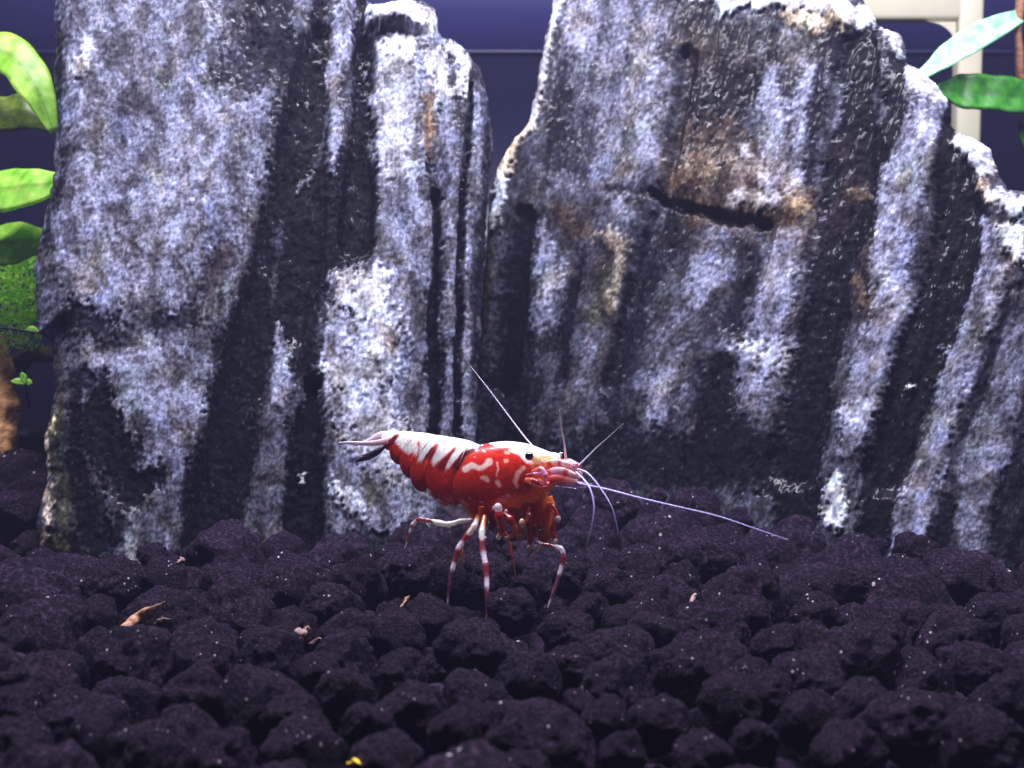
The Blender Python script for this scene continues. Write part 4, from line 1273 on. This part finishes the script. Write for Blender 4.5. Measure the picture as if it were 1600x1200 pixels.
def leaf_mat(name, rgb, rgb2, trans=0.4):
    m, nt, b = mat(name)
    L = nt.links.new
    tc = N(nt, 'ShaderNodeTexCoord')
    uvn = N(nt, 'ShaderNodeAttribute', attribute_name='Col')
    nz = N(nt, 'ShaderNodeTexNoise', Scale=6.0, Detail=5.0)
    L(tc.outputs['Object'], nz.inputs['Vector'])
    r = ramp(nt, [(0.18, tuple(s2l(rgb2) * .35)), (0.40, tuple(s2l(rgb2))), (0.68, tuple(s2l(rgb)))])
    L(nz.outputs['Fac'], r.inputs[0])
    mx = N(nt, 'ShaderNodeMix', data_type='RGBA', blend_type='MULTIPLY')
    mx.inputs['Factor'].default_value = 1
    L(r.outputs[0], mx.inputs[6]); L(uvn.outputs['Color'], mx.inputs[7])
    L(mx.outputs[2], b.inputs['Base Color'])
    b.inputs['Roughness'].default_value = 0.4
    tr = N(nt, 'ShaderNodeBsdfTranslucent')
    L(mx.outputs[2], tr.inputs['Color'])
    ms = N(nt, 'ShaderNodeMixShader')
    ms.inputs[0].default_value = trans
    out = nt.nodes['Material Output']
    L(b.outputs[0], ms.inputs[1]); L(tr.outputs[0], ms.inputs[2]); L(ms.outputs[0], out.inputs['Surface'])
    bp = N(nt, 'ShaderNodeBump', Strength=0.3, Distance=0.03)
    L(nz.outputs['Fac'], bp.inputs['Height']); L(bp.outputs[0], b.inputs['Normal'])
    return m


def leaf(name, spine, widths, depth, m, parent, tiltv=0.5, n=10, nw=10, cup=0.12, wave=0.03):
    """spine in photo pixels; widths (full, px); depth along y for each point; tiltv: how far the blade turns to the light"""
    P = catmull([np.array(at(a, b, d)) for (a, b), d in zip(spine, depth)], n)
    W = catmull([np.array([q, 0]) for q in widths], n)[:, 0]
    T = np.gradient(P, axis=0); T /= np.linalg.norm(T, axis=1)[:, None]
    V, C = [], []
    for i in range(len(P)):
        view = np.array([0, 1.0, 0])
        up = np.cross(view, T[i]); up /= np.linalg.norm(up)
        if up[2] < 0: up = -up
        s = up * math.cos(tiltv) + view * math.sin(tiltv)
        nn = np.cross(T[i], s)
        w_ = max(W[i], 1) / 2 * P[i][1] / F / max(.3, math.cos(tiltv))
        w_ *= 1 + 0.09 * mnoise.noise(Vector((i * .2, spine[0][1] * .1, 0)))
        for j in range(nw + 1):
            q = j / nw * 2 - 1
            vein = 0.04 * abs(math.sin(i * 1.1 + abs(q) * 5))
            V.append(P[i] + s * w_ * q + nn * (cup * w_ * (1 - abs(q)) + wave * w_ * math.sin(i * .7 + q * 2) + vein * w_ * .3))
            k = 1 - .35 * math.exp(-(q * 8) ** 2) + .06 * math.sin(i * 1.6 + abs(q) * 6)
            C.append((k, k, k))
    Fc = [[i * (nw + 1) + j, (i + 1) * (nw + 1) + j, (i + 1) * (nw + 1) + j + 1, i * (nw + 1) + j + 1] for i in range(len(P) - 1) for j in range(nw)]
    o = mesh_obj(name, V, Fc, m, parent, np.array(C))
    md = o.modifiers.new('thick', 'SOLIDIFY'); md.thickness = 0.025
    return o


lime = leaf_mat('lime_leaf', (206, 242, 104), (150, 212, 56), .6)
limeb = leaf_mat('bright_leaf', (226, 255, 130), (160, 235, 70), .55)
olive = leaf_mat('olive_leaf', (110, 130, 20), (60, 82, 14))
deep = leaf_mat('deep_green_leaf', (62, 140, 30), (34, 104, 22), 0.3)
mint = leaf_mat('pale_mint_leaf', (200, 246, 222), (150, 226, 170), 0.35)
brown = plain('brown_stem', (120, 78, 50), 0.7, 0.5, 14)
bark = plain('driftwood_bark', (205, 150, 100), 0.8, 0.9, 9, 0.5)
wood_d = plain('dark_wood', (84, 62, 40), 0.8, 0.9, 9, 0.45)


def px_tube(name, pts, rad, depth, m, parent, ns=14, n=8, rough=0.0):
    P = catmull([np.array(at(a, b, d)) for (a, b), d in zip(pts, depth)], n)
    R = catmull([np.array([q, 0]) for q in rad], n)[:, 0] * P[:, 1] / F
    V, Fc, t = tube_geo(P, np.abs(R), ns)
    if rough:
        V = np.array([v + np.array(mnoise.noise_vector(Vector(v) * 4)) * rough for v in V])
    return mesh_obj(name, V, Fc, m, parent, None if parent is not None else None)


fern = empty('broad_leaf_plant', at(-40, 700, 14.0))
tag(fern, 'bright green broad-leaved plant at the left edge beside the tall banded stone', 'plant')
px_tube('stem', [(-60, 720), (-55, 500), (-50, 200), (-40, 60)], [9, 8, 7, 5], [14, 14, 14, 14], brown, fern)
leaf('leaf', [(-60, 90), (-10, 80), (25, 92), (58, 140), (84, 205)], [20, 62, 60, 48, 14], [13.6, 13.5, 13.4, 13.2, 13.1], lime, fern, 0.35)
leaf('leaf', [(-50, 170), (0, 178), (40, 176), (86, 200)], [16, 56, 54, 12], [14.2, 14.1, 14.0, 13.9], olive, fern, 0.3)
leaf('leaf', [(-50, 300), (0, 298), (45, 292), (96, 285)], [20, 66, 60, 30], [13.5, 13.4, 13.2, 13.1], limeb, fern, 0.45)
leaf('leaf', [(-50, 385), (0, 382), (40, 378), (85, 376)], [20, 66, 58, 20], [13.9, 13.8, 13.6, 13.5], lime, fern, 0.5)

# moss below
mv, mf = [], []
rr = random.Random(3)
for i in range(4200):
    cx, cy = rr.uniform(-60, 66), rr.uniform(365, 545)
    if cy > 505 and rr.random() < 0.6: continue
    d = rr.uniform(14.2, 15.2)
    c = np.array(at(cx, cy, d))
    a = Vector((rr.gauss(0, 1), rr.gauss(0, .7), rr.gauss(.3, 1))).normalized() * rr.uniform(.05, .13)
    b = Vector((rr.gauss(0, 1), rr.gauss(0, 1), rr.gauss(0, 1))).normalized() * rr.uniform(.012, .028)
    k = len(mv)
    mv += [tuple(c), tuple(c + np.array(a) * .5 + np.array(b)), tuple(c + np.array(a)), tuple(c + np.array(a) * .5 - np.array(b))]
    mf.append([k, k + 1, k + 2, k + 3])
mo = mesh_obj('moss_clump', mv, mf, leaf_mat('moss_green', (225, 255, 100), (140, 225, 40), .6), None, np.ones((len(mv), 3)))
tag(mo, 'feathery bright green moss clump hanging at the left edge beside the banded stone', 'moss')

# driftwood pieces at the left
wd = px_tube('driftwood', [(-4, 530), (0, 580), (4, 640), (4, 700), (0, 760)], [14, 20, 23, 22, 20], [14.6, 14.5, 14.4, 14.3, 14.2], bark, None, 28, 14, 0.09)
tag(wd, 'rough tan driftwood post standing at the far left edge', 'driftwood')
tw = px_tube('twig', [(20, 575), (45, 556), (70, 550), (100, 560)], [14, 15, 13, 10], [15, 15, 15, 15], wood_d, None, 18, 10, 0.09)
tag(tw, 'dark brown mossy branch below the moss behind the left stone', 'branch')
sp = empty('sprig', at(40, 600, 13.6))
tag(sp, 'tiny bright green sprig between the tan driftwood and the left stone', 'plant')
for (x0, y0, x1, y1) in ((40, 600, 18, 596), (38, 600, 50, 598), (40, 600, 34, 582)):
    leaf('leaf', [(x0, y0), ((x0 + x1) / 2, (y0 + y1) / 2 - 2), (x1, y1)], [3, 10, 2], [13.6] * 3, limeb, sp, .2, 5, 4)
px_tube('stem', [(46, 640), (42, 615), (40, 600)], [1.5, 1.5, 1.2], [13.7, 13.6, 13.6], olive, sp, 8)
sp2 = empty('sprig', at(50, 520, 13.2))
tag(sp2, 'thin green runner stretching across below the moss to the left stone edge', 'plant')
px_tube('stem', [(-10, 512), (20, 514), (45, 518), (66, 520)], [2, 2, 2, 1], [13.2] * 4, lime, sp2, 8)
leaf('leaf', [(40, 518), (50, 514), (64, 522)], [3, 10, 2], [13.2] * 3, lime, sp2, .2, 5, 4)

# plant behind the right stone
pr = empty('long_leaf_plant', at(1600, 300, 16.5))
tag(pr, 'long-leaved plant with a brown stem at the upper right edge', 'plant')
px_tube('stem', [(1600, -60), (1592, 40), (1594, 110), (1606, 200), (1612, 360)], [7, 6.5, 6, 6, 7], [16.2, 16.1, 16.1, 16.2, 16.3], brown, pr, 12, 8, 0.03)
leaf('leaf', [(1592, 26), (1540, 50), (1490, 80), (1450, 110), (1425, 128)], [22, 38, 36, 20, 10], [16.1, 15.8, 15.6, 15.4, 15.3], mint, pr, 0.3)
leaf('leaf', [(1625, 155), (1590, 150), (1540, 144), (1500, 143), (1465, 140)], [40, 58, 60, 54, 16], [16.1, 15.9, 15.8, 15.7, 15.6], deep, pr, 0.35)
leaf('leaf', [(1640, 260), (1612, 240), (1598, 215), (1592, 190)], [14, 18, 14, 6], [16.2, 16.2, 16.1, 16.1], deep, pr, 0.3)


# ------------------------------------------------------------------ debris on the soil
def chip(name, a, b, r, d0, m, label, cat, zoff=0.0):
    def lie(px, py):                     # rest on the granule found there
        hit, loc, *_ = S.ray_cast(DG, Vector((0, 0, H)), Vector(ray(px, py).tolist()).normalized())
        return loc.y - 0.025 if hit else d0
    mid = ((a[0] + b[0]) / 2, (a[1] + b[1]) / 2)
    dm = lie(*mid)
    da, db = (max(dm - .12, min(dm + .12, lie(*q))) for q in (a, b))
    d0 = dm
    P = catmull([np.array(at(*a, da)), np.array(at(mid[0], mid[1] - 2, dm)), np.array(at(*b, db))], 10)
    R = np.array([math.sin(math.pi * (0.12 + 0.8 * i / (len(P) - 1))) ** .6 for i in range(len(P))]) * r * d0 / F
    V, Fc, t = tube_geo(P, R, 14, 0.5)
    V = np.array([v + np.array(mnoise.noise_vector(Vector(v) * 14)) * .018 for v in V])
    o = mesh_obj(name, V, Fc, m)
    return tag(o, label, cat)


bpy.context.view_layer.update()
DG = bpy.context.evaluated_depsgraph_get()
tan = plain('tan_bark', (150, 108, 84), 0.7, 0.8, 16, 0.45)
pale = plain('pale_flake', (126, 100, 100), 0.5, 0.3, 16, 0.3)
yel = plain('yellow_seed', (236, 196, 40), 0.5, 0.2, 16, 0.2)
chip('bark_chip', (188, 984), (258, 944), 8, 8.15, tan, 'tan sliver of bark lying on the soil left of centre', 'bark chip')
chip('pale_flake', (242, 974), (264, 966), 3.5, 8.1, pale, 'small pale flake just right of the tan bark sliver', 'flake')
chip('pale_flake', (462, 990), (486, 984), 7, 8.0, pale, 'pinkish crumpled flake on granule left of the shrimp legs', 'flake')
chip('pale_flake', (470, 1000), (482, 978), 4, 8.0, tan, 'brownish curled fragment stuck across the pinkish crumpled flake', 'flake')
chip('pale_flake', (484, 1012), (500, 998), 4, 7.9, pale, 'narrow pinkish sliver below the crumpled flake', 'flake')
chip('pale_flake', (626, 950), (640, 934), 5, 8.6, tan, 'small tan crumb on a granule left of the shrimp\'s hind leg tip', 'crumb')
chip('pale_flake', (1078, 948), (1088, 926), 4, 8.9, pale, 'pale crumbs stuck on a granule right of the shrimp', 'crumb')
chip('pale_flake', (276, 880), (290, 874), 4, 10.7, pale, 'tiny pale flake on the near-black granule at the foot of the left stone', 'flake')
chip('yellow_seed', (546, 1196), (560, 1191), 7, 5.9, yel, 'bright yellow speck at the bottom edge of the picture', 'seed')

# ------------------------------------------------------------------ the water's faint scatter
hz = box('haze', (0, 9.5, 3.6), (56, 33, 11.2), None, bev=0)
hm = bpy.data.materials.new('water_haze')
hm.use_nodes = True
hn = hm.node_tree
hn.nodes.remove(hn.nodes['Principled BSDF'])
pv = hn.nodes.new('ShaderNodeVolumePrincipled')
pv.inputs['Color'].default_value = (0.55, 0.56, 1.0, 1)
pv.inputs['Density'].default_value = 0.0017
pv.inputs['Anisotropy'].default_value = 0.2
hn.links.new(pv.outputs[0], hn.nodes['Material Output'].inputs['Volume'])
hz.data.materials.clear()
hz.data.materials.append(hm)
tag(hz, kind='stuff', label='clear tank water with a faint bluish haze')
